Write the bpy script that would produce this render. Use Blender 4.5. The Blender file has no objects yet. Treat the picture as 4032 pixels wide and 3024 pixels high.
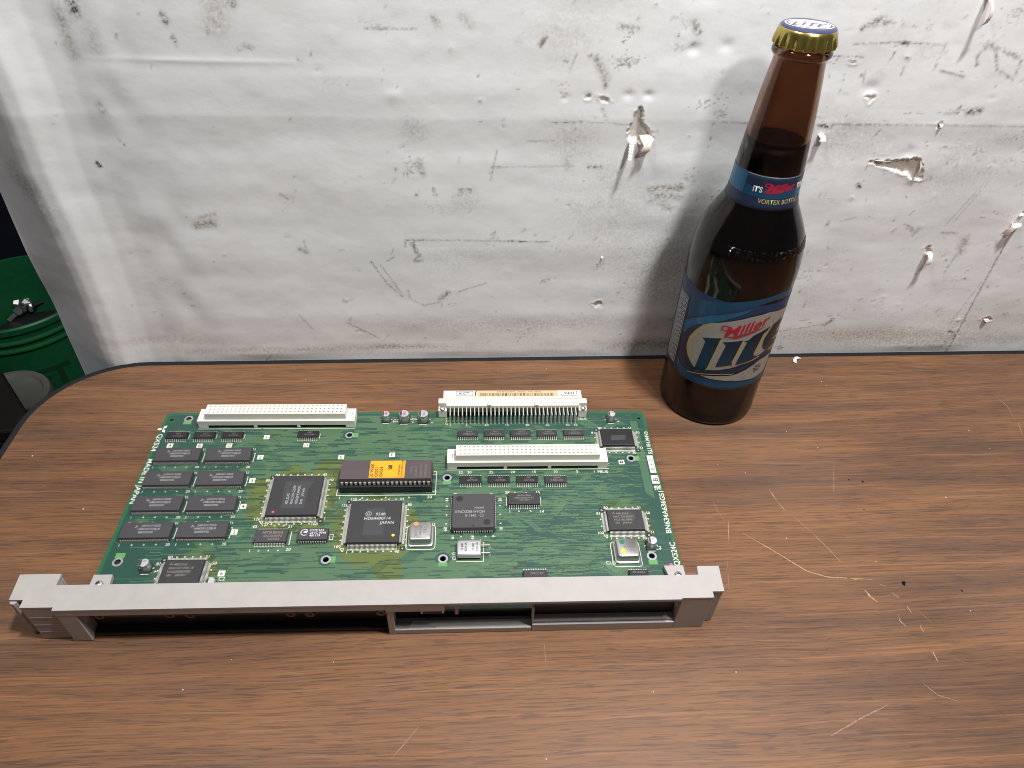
import bpy, bmesh, math, random
import numpy as np
from mathutils import Matrix, Vector

SC = bpy.context.scene
COL = SC.collection
MM = 0.001

# ------------------------------------------------------------------ camera
# all layout numbers are millimetres; table top is z = 0, camera stands at x = y = 0
CAM_F, CAM_PITCH, CAM_ROLL, CAM_H = 2816.75, 0.7172116, 0.0437332, 330.0   # f in pixels of a 4032 px wide frame
_fw = np.array([0, math.cos(CAM_PITCH), -math.sin(CAM_PITCH)])
_up0 = np.array([0, math.sin(CAM_PITCH), math.cos(CAM_PITCH)])
_r0 = np.array([1.0, 0, 0])
_cr, _sr = math.cos(CAM_ROLL), math.sin(CAM_ROLL)
_rt = _cr * _r0 + _sr * _up0
_up = -_sr * _r0 + _cr * _up0
cam_d = bpy.data.cameras.new('camera')
cam = bpy.data.objects.new('camera', cam_d)
COL.objects.link(cam)
cam_d.sensor_width = 36.0
cam_d.lens = 36.0 * CAM_F / 4032.0
cam_d.clip_start = 0.01
cam_d.clip_end = 50.0
cam_d.dof.use_dof = True
cam_d.dof.focus_distance = 0.44
cam_d.dof.aperture_fstop = 45.0
cam.matrix_world = Matrix(((_rt[0], _up[0], -_fw[0], 0), (_rt[1], _up[1], -_fw[1], 0), (_rt[2], _up[2], -_fw[2], CAM_H * MM), (0, 0, 0, 1)))
SC.camera = cam

# ------------------------------------------------------------------ world, lamps, exposure
W = bpy.data.worlds.new('World')
SC.world = W
W.use_nodes = True
W.node_tree.nodes['Background'].inputs[0].default_value = (0.92, 0.95, 1.0, 1)
W.node_tree.nodes['Background'].inputs[1].default_value = 0.065

def area(name, loc, target, power, sx, sy, col):
    d = bpy.data.lights.new(name, 'AREA')
    d.shape = 'RECTANGLE'; d.size = sx * MM; d.size_y = sy * MM; d.energy = power; d.color = col
    o = bpy.data.objects.new(name, d); COL.objects.link(o)
    o.location = [c * MM for c in loc]
    o.rotation_euler = (Vector(target) - Vector(loc)).to_track_quat('-Z', 'Y').to_euler()
    return o
area('unseen_top_light', (-430, 120, 1200), (-80, 330, 0), 4.4, 160, 80, (1.0, 0.985, 0.97))  # fill light added at the left to brighten the sheet and its folded edge
area('unseen_top_light', (325, 125, 1250), (20, 330, 0), 16.3, 120, 60, (1.0, 0.985, 0.965))
area('room_lamp', (205, 125, 480), (40, 360, 60), 0.60, 40, 30, (1.0, 0.97, 0.94))
VS = SC.view_settings
SC.display_settings.display_device = 'sRGB'
VS.view_transform = 'Standard'; VS.look = 'None'; VS.exposure = 0.18; VS.gamma = 1.0
VS.use_curve_mapping = False
SC.cycles.use_denoising = True
SC.cycles.filter_width = 1.0
SC.cycles.max_bounces = 10
SC.cycles.transmission_bounces = 10
SC.cycles.sample_clamp_indirect = 4.0
SC.cycles.caustics_reflective = False
SC.cycles.caustics_refractive = False

# ------------------------------------------------------------------ pixel -> place
def ray(px):
    """source pixel (4032 wide photograph) -> direction"""
    a = (px[0] - 2016) / CAM_F; b = -(px[1] - 1512) / CAM_F
    return a * _rt + b * _up + _fw
def F(x, y):
    """pixel of the 2212 px wide view -> source pixel"""
    return (x * 4032 / 2212, y * 4032 / 2212)
CAMP = np.array([0, 0, CAM_H])
def on_table(px, z=0.0):
    d = ray(px); t = (z - CAM_H) / d[2]
    return CAMP + t * d
# the sheet behind the table: a vertical plane through the table's rear edge
W0 = np.array([-260.712, 380.629, 0.0]); _wa = math.radians(5.182)
WD = np.array([math.cos(_wa), math.sin(_wa), 0]); WN = np.array([-math.sin(_wa), math.cos(_wa), 0])
W_OFF = 4.5
def on_wall(px):
    d = ray(px); t = ((W0 + WN * W_OFF - CAMP) @ WN) / (d @ WN); X = CAMP + t * d
    return float((X - W0) @ WD), float(X[2])
# the circuit board's own frame (u to the right, v away, w up from the top of the board)
def _rot(rx, ry, rz):
    return Matrix.Rotation(rz, 4, 'Z') @ Matrix.Rotation(ry, 4, 'Y') @ Matrix.Rotation(rx, 4, 'X')
BM = Matrix.Translation((0, 280, 14.73)) @ _rot(0.0247819, 0.000866, 0.0702758)
BMI = np.array(BM.inverted())
def on_board(px, h=0.0):
    c = (BMI @ np.append(CAMP, 1))[:3]; d = BMI[:3, :3] @ ray(px)
    t = (h - c[2]) / d[2]; X = c + t * d
    return float(X[0]), float(X[1])

# ------------------------------------------------------------------ mesh helpers
class MB:
    """collects faces (millimetres) and links them as one mesh object"""
    def __init__(s): s.v = []; s.f = []; s.m = []; s.cur = 0
    def add(s, vs, fs):
        b = len(s.v); s.v += [tuple(map(float, p)) for p in vs]; s.f += [tuple(i + b for i in f) for f in fs]; s.m += [s.cur] * len(fs)
        return s
    def box(s, x0, x1, y0, y1, z0, z1, ti=0.0, tj=None):
        """box; ti / tj draw the top face in on x / y"""
        if tj is None: tj = ti
        return s.add([(x0, y0, z0), (x1, y0, z0), (x1, y1, z0), (x0, y1, z0), (x0 + ti, y0 + tj, z1), (x1 - ti, y0 + tj, z1), (x1 - ti, y1 - tj, z1), (x0 + ti, y1 - tj, z1)],
                     [(3, 2, 1, 0), (4, 5, 6, 7), (0, 1, 5, 4), (1, 2, 6, 5), (2, 3, 7, 6), (3, 0, 4, 7)])
    def prism(s, pts, z0, z1, bottom=True):
        n = len(pts)
        return s.add([(x, y, z0) for x, y in pts] + [(x, y, z1) for x, y in pts],
                     ([tuple(reversed(range(n)))] if bottom else []) + [tuple(range(n, 2 * n))] + [(i, (i + 1) % n, n + (i + 1) % n, n + i) for i in range(n)])
    def loft(s, rings, cap0=True, cap1=True):
        """rings: lists of equal length of 3-D points"""
        n = len(rings[0]); vs = [p for r in rings for p in r]; fs = []
        for k in range(len(rings) - 1):
            for i in range(n):
                j = (i + 1) % n
                fs.append((k * n + i, k * n + j, (k + 1) * n + j, (k + 1) * n + i))
        if cap0: fs.append(tuple(reversed(range(n))))
        if cap1: fs.append(tuple(range((len(rings) - 1) * n, len(rings) * n)))
        return s.add(vs, fs)
    def lathe(s, prof, n=24, c=(0, 0), cap0=True, cap1=True):
        return s.loft([[(c[0] + r * math.cos(2 * math.pi * i / n), c[1] + r * math.sin(2 * math.pi * i / n), z) for i in range(n)] for r, z in prof], cap0, cap1)
    def disc(s, cx, cy, r, z, n=10):
        return s.add([(cx + r * math.cos(2 * math.pi * i / n), cy + r * math.sin(2 * math.pi * i / n), z) for i in range(n)], [tuple(range(n))])
    def ring(s, cx, cy, r0, r1, z, n=24):
        vs = [(cx + r * math.cos(2 * math.pi * i / n), cy + r * math.sin(2 * math.pi * i / n), z) for r in (r0, r1) for i in range(n)]
        return s.add(vs, [(i, n + i, n + (i + 1) % n, (i + 1) % n) for i in range(n)])
    def rect(s, x0, x1, y0, y1, z):
        return s.add([(x0, y0, z), (x1, y0, z), (x1, y1, z), (x0, y1, z)], [(0, 1, 2, 3)])
    def line(s, pts, w, z):
        """flat polyline of width w"""
        for (a, b) in zip(pts[:-1], pts[1:]):
            dx, dy = b[0] - a[0], b[1] - a[1]; L = math.hypot(dx, dy) or 1e-6; nx, ny = -dy / L * w / 2, dx / L * w / 2
            ex, ey = dx / L * w * .25, dy / L * w * .25
            s.add([(a[0] - nx - ex, a[1] - ny - ey, z), (b[0] - nx + ex, b[1] - ny + ey, z), (b[0] + nx + ex, b[1] + ny + ey, z), (a[0] + nx - ex, a[1] + ny - ey, z)], [(0, 1, 2, 3)])
        return s
    def text(s, txt, x, y, size, z, rot=0.0, bold=0.0, shear=0.0, align='C', sx=1.0, flip=False):
        vs, fs, wd = glyphs(txt, bold, shear)
        k = size / 0.72       # size = height of a capital
        ox = {'L': 0, 'C': -wd / 2, 'R': -wd}[align]; oy = -0.36
        ca, sa = math.cos(rot), math.sin(rot); out = []
        for a, b in vs:
            a = (a + ox) * k * sx; b = (b + oy) * k
            if flip: a, b = -a, -b
            out.append((x + a * ca - b * sa, y + a * sa + b * ca, z))
        return s.add(out, fs)
    def build(s, name, mat, parent=None, loc=None, rz=0.0, smooth=False, bevel=0.0, stuff=False):
        me = bpy.data.meshes.new(name)
        me.from_pydata([(a * MM, b * MM, c * MM) for a, b, c in s.v], [], s.f)
        mats = mat if isinstance(mat, (list, tuple)) else [mat]
        for m in mats: me.materials.append(m)
        if len(mats) > 1: me.polygons.foreach_set('material_index', s.m)
        if smooth: me.polygons.foreach_set('use_smooth', [True] * len(me.polygons))
        me.update()
        return put(name, me, parent, loc, rz, bevel, stuff)

def put(name, me, parent=None, loc=None, rz=0.0, bevel=0.0, stuff=False):
    o = bpy.data.objects.new(name, me); COL.objects.link(o)
    if parent is not None: o.parent = parent
    if loc is not None: o.location = [c * MM for c in loc]
    o.rotation_euler.z = rz
    if bevel:
        b = o.modifiers.new('bevel', 'BEVEL'); b.width = bevel * MM; b.segments = 2; b.limit_method = 'ANGLE'; b.angle_limit = math.radians(40)
    if stuff: o['kind'] = 'stuff'
    return o
def empty(name, loc=(0, 0, 0), rz=0.0):
    o = bpy.data.objects.new(name, None); COL.objects.link(o); o.empty_display_size = 0.02
    o.location = [c * MM for c in loc]; o.rotation_euler.z = rz
    return o
def tag(o, label=None, cat=None, group=None, kind=None):
    if label: o['label'] = label
    if cat: o['category'] = cat
    if group: o['group'] = group
    if kind: o['kind'] = kind
    return o
def smooth_angle(o, deg=35):
    me = o.data
    me.polygons.foreach_set('use_smooth', [True] * len(me.polygons))
    try: me.set_sharp_from_angle(angle=math.radians(deg))
    except Exception: pass
    return o

_tc = {}
def glyphs(txt, bold=0.0, shear=0.0):
    key = (txt, bold, shear)
    if key not in _tc:
        cu = bpy.data.curves.new('glyphs', 'FONT'); cu.body = txt; cu.size = 1.0; cu.resolution_u = 3
        cu.offset = bold; cu.shear = shear
        ob = bpy.data.objects.new('glyphs', cu)
        me = bpy.data.meshes.new_from_object(ob)
        vs = [(v.co.x, v.co.y) for v in me.vertices]; fs = [tuple(p.vertices) for p in me.polygons]
        if vs:
            x0 = min(a for a, b in vs); wd = max(a for a, b in vs) - x0; vs = [(a - x0, b) for a, b in vs]
        else: wd = 0
        bpy.data.meshes.remove(me); bpy.data.objects.remove(ob); bpy.data.curves.remove(cu)
        _tc[key] = (vs, fs, wd)
    return _tc[key]
def outline(loops, z0, z1):
    """solid plate from an outline with holes (list of closed 2-D loops) via a filled curve; returns mesh in mm as MB"""
    cu = bpy.data.curves.new('outline', 'CURVE'); cu.dimensions = '2D'; cu.fill_mode = 'BOTH'; cu.extrude = (z1 - z0) / 2
    for lp in loops:
        sp = cu.splines.new('POLY'); sp.points.add(len(lp) - 1); sp.use_cyclic_u = True
        for p, q in zip(sp.points, lp): p.co = (q[0], q[1], 0, 1)
    ob = bpy.data.objects.new('outline', cu); me = bpy.data.meshes.new_from_object(ob)
    m = MB(); zc = (z0 + z1) / 2
    m.add([(v.co.x, v.co.y, v.co.z + zc) for v in me.vertices], [tuple(p.vertices) for p in me.polygons])
    bpy.data.meshes.remove(me); bpy.data.objects.remove(ob); bpy.data.curves.remove(cu)
    return m
def circle(cx, cy, r, n=24):
    return [(cx + r * math.cos(2 * math.pi * i / n), cy + r * math.sin(2 * math.pi * i / n)) for i in range(n)]
def rrect(x0, x1, y0, y1, r, n=5):
    out = []
    for cx, cy, a0 in ((x1 - r, y1 - r, 0), (x0 + r, y1 - r, 90), (x0 + r, y0 + r, 180), (x1 - r, y0 + r, 270)):
        for i in range(n + 1):
            a = math.radians(a0 + 90 * i / n); out.append((cx + r * math.cos(a), cy + r * math.sin(a)))
    return out

# ------------------------------------------------------------------ material helpers
def mat(name, col, rough=0.5, metal=0.0, spec=0.5, **kw):
    m = bpy.data.materials.new(name); m.use_nodes = True
    b = m.node_tree.nodes['Principled BSDF']
    b.inputs['Base Color'].default_value = (*col, 1); b.inputs['Roughness'].default_value = rough
    b.inputs['Metallic'].default_value = metal; b.inputs['Specular IOR Level'].default_value = spec
    for k, v in kw.items(): b.inputs[k.replace('_', ' ')].default_value = v
    return m
class NT:
    def __init__(s, m): s.t = m.node_tree; s.b = s.t.nodes['Principled BSDF']
    def n(s, typ, **kw):
        o = s.t.nodes.new(typ)
        for k, v in kw.items(): setattr(o, k, v)
        return o
    def l(s, a, b): s.t.links.new(a, b)
    def val(s, sock, v):
        if isinstance(v, bpy.types.NodeSocket): s.l(v, sock)
        else: sock.default_value = v
    def coord(s, scale=(1, 1, 1), rot=(0, 0, 0), which='Object', loc=(0, 0, 0)):
        c = s.n('ShaderNodeTexCoord'); mp = s.n('ShaderNodeMapping'); s.l(c.outputs[which], mp.inputs[0])
        mp.inputs['Scale'].default_value = scale; mp.inputs['Rotation'].default_value = rot; mp.inputs['Location'].default_value = loc
        return mp.outputs[0]
    def noise(s, vec, scale, detail=4, rough=0.55, dist=0.0):
        o = s.n('ShaderNodeTexNoise'); s.l(vec, o.inputs['Vector']); o.inputs['Scale'].default_value = scale
        o.inputs['Detail'].default_value = detail; o.inputs['Roughness'].default_value = rough; o.inputs['Distortion'].default_value = dist
        return o.outputs['Fac']
    def ramp(s, fac, stops, interp='LINEAR'):
        o = s.n('ShaderNodeValToRGB'); s.l(fac, o.inputs[0]); cr = o.color_ramp; cr.interpolation = interp
        while len(cr.elements) < len(stops): cr.elements.new(0.5)
        for e, (p, c) in zip(cr.elements, stops):
            e.position = p; e.color = (*c, 1) if len(c) == 3 else c
        return o.outputs[0]
    def mix(s, fac, a, b, blend='MIX'):
        o = s.n('ShaderNodeMix', data_type='RGBA', blend_type=blend)
        s.val(o.inputs['Factor'], fac)
        for i, v in ((6, a), (7, b)):
            if isinstance(v, tuple): v = (*v, 1) if len(v) == 3 else v
            s.val(o.inputs[i], v)
        return o.outputs[2]
    def math(s, op, a, b=0.0, clamp=False):
        o = s.n('ShaderNodeMath', operation=op); o.use_clamp = clamp
        s.val(o.inputs[0], a); s.val(o.inputs[1], b)
        return o.outputs[0]
    def attr(s, name):
        return s.n('ShaderNodeAttribute', attribute_name=name).outputs['Fac']
    def bump(s, h, strength=0.3, dist=0.001):
        o = s.n('ShaderNodeBump'); s.l(h, o.inputs['Height']); o.inputs['Strength'].default_value = strength; o.inputs['Distance'].default_value = dist
        s.l(o.outputs[0], s.b.inputs['Normal'])
    def color(s, c): s.l(c, s.b.inputs['Base Color'])
    def rough(s, c): s.l(c, s.b.inputs['Roughness'])
def speckled(name, col, rough, amount=0.12, scale=900, bump=0.0, metal=0.0, spec=0.5):
    """plain colour with faint mottling, so that nothing is perfectly even"""
    m = mat(name, col, rough, metal, spec); t = NT(m); v = t.coord()
    n1 = t.noise(v, scale, 5, 0.6); n2 = t.noise(v, scale * 0.06, 4, 0.6)
    f = t.math('ADD', t.math('MULTIPLY', n1, 0.5), t.math('MULTIPLY', n2, 0.5))
    lo = tuple(c * (1 - amount) for c in col); hi = tuple(min(1, c * (1 + amount)) for c in col)
    t.color(t.ramp(f, [(0.3, lo), (0.7, hi)]))
    r = t.math('MULTIPLY_ADD', n2, 0.2); r.node.inputs[2].default_value = rough - 0.1; t.rough(r)
    if bump: t.bump(n1, bump, 0.0004)
    return m

# ================================================================== the setting
# ---- floor and far dark background
FLOOR_Z = -780.0
m_floor = speckled('concrete', (0.035, 0.035, 0.038), 0.8, 0.4, 40)
f = MB(); f.rect(-4000, 4000, -3000, 4000, FLOOR_Z); tag(f.build('floor', m_floor), kind='structure')
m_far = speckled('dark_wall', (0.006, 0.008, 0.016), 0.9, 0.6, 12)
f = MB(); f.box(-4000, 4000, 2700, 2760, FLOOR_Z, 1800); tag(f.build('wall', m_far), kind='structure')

# ---- table
TB = empty('table', (W0[0], W0[1], FLOOR_Z), _wa)
tag(TB, 'walnut laminate folding table with black rubber edge carrying the board and bottle', 'table')
def tl(px, z=0.0):
    """source pixel -> table coordinates (x along the rear edge, y away)"""
    q = on_table(px, z) - W0
    return float(q @ WD), float(q @ WN)
TX0, TX1, TY0, TY1, TR = -55.6, 1150.0, -760.0, 0.0, 60.0
def table_loop(g):
    return rrect(TX0 - g, TX1 + g, TY0 - g, TY1 + g, TR + g, 14)
m_wood = mat('walnut_laminate', (0.2, 0.1, 0.05), 0.5, 0, 0.36)
t = NT(m_wood)
vw = t.coord((1, 1, 1))
warp = t.noise(t.coord((3.0, 9.0, 1)), 1.0, 3, 0.5)
def grain(sx, sy, detail, rough, dist=0.0, seed=0.0):
    c = t.n('ShaderNodeTexCoord'); mp = t.n('ShaderNodeMapping'); t.l(c.outputs['Object'], mp.inputs[0])
    mp.inputs['Scale'].default_value = (sx, sy, 1); mp.inputs['Location'].default_value = (seed, seed * 1.7, 0); mp.inputs['Rotation'].default_value = (0, 0, 0.012)
    a = t.n('ShaderNodeVectorMath', operation='ADD'); t.l(mp.outputs[0], a.inputs[0])
    k = t.n('ShaderNodeCombineXYZ'); t.l(t.math('MULTIPLY', warp, sy * 0.016), k.inputs[1]); t.l(k.outputs[0], a.inputs[1])
    return t.noise(a.outputs[0], 1.0, detail, rough, dist)
g_pore = grain(58, 1120, 2, 0.55, 0.15, 3.1)
g_line = grain(9, 640, 3, 0.6, 0.15, 7.7)
g_mid = grain(6, 105, 4, 0.6, 0.5, 1.3)
g_broad = grain(2.4, 17, 4, 0.6, 1.2, 9.2)
tone = t.math('ADD', t.math('MULTIPLY', g_broad, 0.6), t.math('MULTIPLY', g_mid, 0.4))
base = t.ramp(tone, [(0.34, (0.096, 0.052, 0.031)), (0.45, (0.142, 0.070, 0.037)), (0.55, (0.208, 0.097, 0.044)), (0.70, (0.178, 0.082, 0.039))])
line = t.ramp(g_line, [(0.46, (0, 0, 0)), (0.62, (1, 1, 1))])
c1 = t.mix(t.math('MULTIPLY', line, 0.42), base, (0.085, 0.048, 0.034))
pore = t.math('MULTIPLY', t.ramp(g_pore, [(0.54, (0, 0, 0)), (0.585, (1, 1, 1))]), t.ramp(g_mid, [(0.30, (1, 1, 1)), (0.70, (0.45, 0.45, 0.45))]))
c2 = t.mix(t.math('MULTIPLY', pore, 0.62), c1, (0.045, 0.030, 0.025))
lite = t.ramp(g_line, [(0.32, (1, 1, 1)), (0.42, (0, 0, 0))])
c3 = t.mix(t.math('MULTIPLY', lite, 0.22), c2, (0.38, 0.20, 0.10))
haze_n = t.noise(t.coord((1, 1, 1), loc=(2.2, 0, 0)), 7.0, 4, 0.6)
worn = t.ramp(haze_n, [(0.45, (0, 0, 0)), (0.72, (1, 1, 1))])
c4 = t.mix(t.math('MULTIPLY', worn, 0.07), c3, (0.34, 0.25, 0.20))
t.color(c4)
t.rough(t.math('ADD', t.math('MULTIPLY', g_mid, 0.16), t.math('MULTIPLY_ADD', worn, 0.12)))
t.b.inputs['Roughness'].links[0].from_node.inputs[1].links[0].from_node.inputs[2].default_value = 0.32
t.bump(g_pore, 0.06, 0.0003)
m_trim = speckled('black_rubber_trim', (0.014, 0.0135, 0.016), 0.75, 0.35, 700, 0.15, spec=0.15)
m_steel = mat('grey_steel', (0.12, 0.12, 0.13), 0.45, 0.7)
top = MB(); top.prism(table_loop(0), -24, 0)
top.build('tabletop', m_wood, TB, (0, 0, -FLOOR_Z))
tr = MB(); lo, li = table_loop(4.1), table_loop(0.02)
tr.loft([[(x, y, z) for x, y in lp] for lp, z in ((li, -22), (table_loop(3.0), -25), (lo, -23.5), (lo, -0.4), (table_loop(3.3), 0.6), (table_loop(0.6), 0.55), (li, 0.02))], False, False)
smooth_angle(tr.build('edge_trim', m_trim, TB, (0, 0, -FLOOR_Z)), 50)
for lx in (90, 1010):
    for ly in (-660, -90):
        g = MB(); g.lathe([(13, 0), (14, 4), (12.5, 12), (12.5, -FLOOR_Z - 24.2)], 14, (lx, ly)); smooth_angle(g.build('leg', m_steel, TB))

m_scr = speckled('bare_scratch', (0.46, 0.26, 0.13), 0.7, 0.2, 800)
m_scr2 = speckled('pale_scuff', (0.27, 0.17, 0.12), 0.6, 0.25, 800)
m_scrd = speckled('dark_scuff', (0.05, 0.035, 0.03), 0.7, 0.25, 800)
def q1(x, y): return (2600 + x / 1.508, 1400 + y / 1.508)
def q8(x, y): return (2500 + x / 1.4439, 2200 + y / 1.4439)
random.seed(5)
def scratch(fn, pts, w, m):
    P = [tl(fn(*p)) for p in pts]; out = []
    for a, b in zip(P[:-1], P[1:]):      # wobble and taper: a scratch is never one even stroke
        n = max(2, int(math.hypot(b[0] - a[0], b[1] - a[1]) / 2.2))
        out += [(a[0] + (b[0] - a[0]) * i / n + random.uniform(-.12, .12), a[1] + (b[1] - a[1]) * i / n + random.uniform(-.12, .12)) for i in range(n)]
    out.append(P[-1]); s = MB()
    for i, (a, b) in enumerate(zip(out[:-1], out[1:])):
        k = min(1, 0.35 + 0.65 * min(i, len(out) - 2 - i) / max(1, 0.25 * len(out)))
        s.line([a, b], 1.35 * w * k * random.uniform(.55, 1.2), 0.06)
    s.build('scratch', m, TB, (0, 0, -FLOOR_Z))
for pts, w in (([(645, 795), (690, 860)], .5), ([(690, 860), (745, 925)], .35), ([(905, 1055), (985, 1135), (1070, 1225)], .3),
               ([(403, 975), (404, 1095)], .3), ([(490, 1055), (690, 1170), (870, 1280), (990, 1315), (1160, 1325), (1258, 1330)], .45),
               ([(1110, 1322), (1165, 1330)], .7), ([(1215, 1395), (1250, 1435), (1290, 1465)], .75), ([(1380, 1410), (1415, 1440)], .55), ([(1465, 1490), (1490, 1525)], .8),
               ([(1410, 1540), (1425, 1575)], .5), ([(1418, 1570), (1458, 1608)], 1.1), ([(1543, 1605), (1563, 1640)], .8), ([(1300, 1355), (1340, 1372)], .4), ([(780, 945), (905, 1055)], .15)):
    scratch(q1, pts, w, m_scr)
for pts, w in (([(1695, 530), (1720, 582)], .9),): scratch(q8, pts, w, m_scr)
for fn, pts, w in ((q8, [(1110, 1010), (1290, 905), (1440, 830)], .5), (q8, [(1640, 710), (1720, 775), (1830, 808)], .4), (q1, [(310, 860), (345, 930), (400, 1010)], .22),
                   (q1, [(1985, 235), (2060, 300), (2105, 380)], .4), (q1, [(2125, 400), (2150, 470)], .7), (q1, [(1030, 650), (1030, 830)], .3), (q8, [(1815, 570), (1880, 590)], .4),
                   (F, [(1570, 1203), (1575, 1280)], .18), (F, [(1175, 1385), (1180, 1440)], .25), (F, [(845, 1640), (905, 1570)], .3), (F, [(1985, 1320), (2012, 1345)], .3)):
    scratch(fn, pts, w, m_scr2)
for fn, pts, w in ((q8, [(2050, 845), (2075, 868), (2105, 892)], .45), (q8, [(1085, 475), (1100, 455), (1125, 447)], .25), (q8, [(1440, 670), (1450, 700)], .3)):
    scratch(fn, pts, w, m_scrd)

# ---- small things lying on the table
def flake(px, size, mm_, name, label, cat, seed, hgt=0.8, group=None):
    random.seed(seed); c = on_table(px); n = 7; f_ = MB()
    rs = [size * random.uniform(.35, 1) for _ in range(n)]
    low = [(rs[i] * math.cos(6.283 * i / n), rs[i] * .55 * math.sin(6.283 * i / n), 0.0) for i in range(n)]
    top_ = [(a * .55 + size * .1, b * .55, hgt * random.uniform(.6, 1.3)) for a, b, _ in low]
    f_.loft([low, top_]); o = f_.build(name, mm_, None, (c[0], c[1], 0.02), random.uniform(0, 3.1)); return tag(o, label, cat, group)
m_black = mat('black_plastic_chip', (0.01, 0.01, 0.014), 0.25)
m_crumb = mat('crumb', (0.62, 0.5, 0.42), 0.8)
flake(q1(1445, 1355), 2.3, m_black, 'plastic_flake', 'shiny black plastic flake beyond the end of the curved scratch', 'debris', 1, 1.4)
flake(q1(1203, 750), 1.2, m_black, 'dark_crumb', 'dark crumb with a tiny stray thread on bare table', 'debris', 2, .6)
flake(q1(1120, 737), 1.0, m_black, 'dark_crumb', 'thin dark sliver beside the dark crumb', 'debris', 3, .4)
flake(q1(1208, 915), 0.8, m_black, 'dark_crumb', 'round black grain alone on the table', 'debris', 4, .5)
flake(q8(1860, 185), 1.0, m_black, 'dark_crumb', 'small dark grain to the right of the shiny black flake', 'debris', 6, .4)
cr = MB(); random.seed(11)
for fn, p in [(q1, (750, 452)), (q1, (935, 547)), (q1, (1695, 842)), (q1, (1280, 1225)), (q1, (1842, 1517)), (q1, (1832, 446)), (q1, (1955, 552)), (q1, (505, 697)), (q1, (748, 1085)), (q1, (957, 155)), (q1, (985, 178)),
              (F, (720, 1430)), (F, (500, 1425)), (F, (1180, 1640)), (F, (395, 1490)), (F, (95, 1050)), (F, (180, 1100)), (F, (70, 985)), (q8, (575, 645)), (q8, (105, 757)), (q8, (1370, 17)), (F, (1075, 800)), (F, (1180, 797)), (F, (660, 820)), (F, (1420, 995)), (F, (1418, 1020)), (F, (1550, 1003))]:
    c = on_table(fn(*p)); r = random.uniform(.22, .5)
    cr.lathe([(r, 0.02), (r * .8, r * .5), (r * .2, r * .8)], 6, (c[0], c[1]))
tag(cr.build('crumbs', m_crumb), 'pale crumbs and grit scattered over the wooden table', 'crumbs', kind='stuff')
m_paper = mat('scrap_paper', (0.72, 0.64, 0.66), 0.8)
c = on_table(F(1722, 779)); s = MB(); n = 9; rows = []
for k in range(2):
    rows.append([(-4 + 8 * i / n, (k - .5) * (2.5 + .25 * math.sin(i * 1.1)) + 1.6 * math.sin(i / n * 3.1), 0.25 + 0.9 * math.sin(i / n * 3.1) + .35 * k) for i in range(n + 1)])
vs = rows[0] + rows[1] + [(a, b, z - .15) for a, b, z in rows[0] + rows[1]]; N = n + 1
fs = [(i, i + 1, N + i + 1, N + i) for i in range(n)] + [(2 * N + i, 3 * N + i, 3 * N + i + 1, 2 * N + i + 1) for i in range(n)]
fs += [(i, 2 * N + i, 2 * N + i + 1, i + 1) for i in range(n)] + [(N + i + 1, 3 * N + i + 1, 3 * N + i, N + i) for i in range(n)] + [(0, N, 3 * N, 2 * N), (n, 2 * N + n, 3 * N + n, N + n)]
s.add(vs, fs); tag(s.build('paper_scrap', m_paper, None, (c[0], c[1], 0.1), 0.85), 'curled scrap of white paper at the rear edge of the table beside the bottle', 'paper')

# ================================================================== the scuffed white sheet
BS = empty('backdrop_sheet', (W0[0] + WN[0] * W_OFF, W0[1] + WN[1] * W_OFF, FLOOR_Z), _wa)
tag(BS, 'dirty torn white sheet standing upright behind the table', 'sheet')
def wl(x, y): return on_wall(F(x, y))
S_A, S_B, Z_A, Z_B, STEP = -57.0, 668.0, -40.0, 252.0, 0.8
ns, nz = int((S_B - S_A) / STEP) + 1, int((Z_B - Z_A) / STEP) + 1
ss = np.linspace(S_A, S_B, ns); zz = np.linspace(Z_A, Z_B, nz)
Sg, Zg = np.meshgrid(ss, zz)                      # rows = z
hgt = np.zeros_like(Sg); dirt = np.zeros_like(Sg); brown = np.zeros_like(Sg); bare = np.zeros_like(Sg)
rng = np.random.default_rng(4)
def vnoise(sx, sz, seed):
    """smooth value noise with cell size sx by sz mm"""
    r = np.random.default_rng(seed); gx = int((S_B - S_A) / sx) + 3; gz = int((Z_B - Z_A) / sz) + 3; g = r.uniform(-1, 1, (gz, gx))
    X = (Sg - S_A) / sx; Y = (Zg - Z_A) / sz; i = X.astype(int); j = Y.astype(int); a = X - i; b = Y - j
    a = a * a * (3 - 2 * a); b = b * b * (3 - 2 * b)
    return (g[j, i] * (1 - a) + g[j, i + 1] * a) * (1 - b) + (g[j + 1, i] * (1 - a) + g[j + 1, i + 1] * a) * b
def seg(p, q):
    p, q = np.array(p), np.array(q); d = q - p; L2 = d @ d + 1e-9
    t_ = np.clip(((Sg - p[0]) * d[0] + (Zg - p[1]) * d[1]) / L2, 0, 1)
    return np.hypot(Sg - p[0] - t_ * d[0], Zg - p[1] - t_ * d[1])
def mark(arr, x0, y0, x1, y1, w, k):
    """stroke between two pixels of the 2212 px view; w in pixels"""
    d = seg(wl(x0, y0), wl(x1, y1)); w = w / 3.3 * .62
    np.maximum(arr, (.62 if w < 1.0 else .86) * k * np.exp(-(d / max(w * 1.1, .6)) ** 2), out=arr)
def patch(arr, x, y, rx, ry, k, rot=0.0):
    s0, z0 = wl(x, y); a = (Sg - s0) * math.cos(rot) + (Zg - z0) * math.sin(rot); b = -(Sg - s0) * math.sin(rot) + (Zg - z0) * math.cos(rot)
    e = (a / (rx / 3.3)) ** 2 + (b / (ry / 3.3)) ** 2
    np.maximum(arr, k * (.55 if arr is dirt else .8) * np.exp(-e * 1.2), out=arr)
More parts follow.
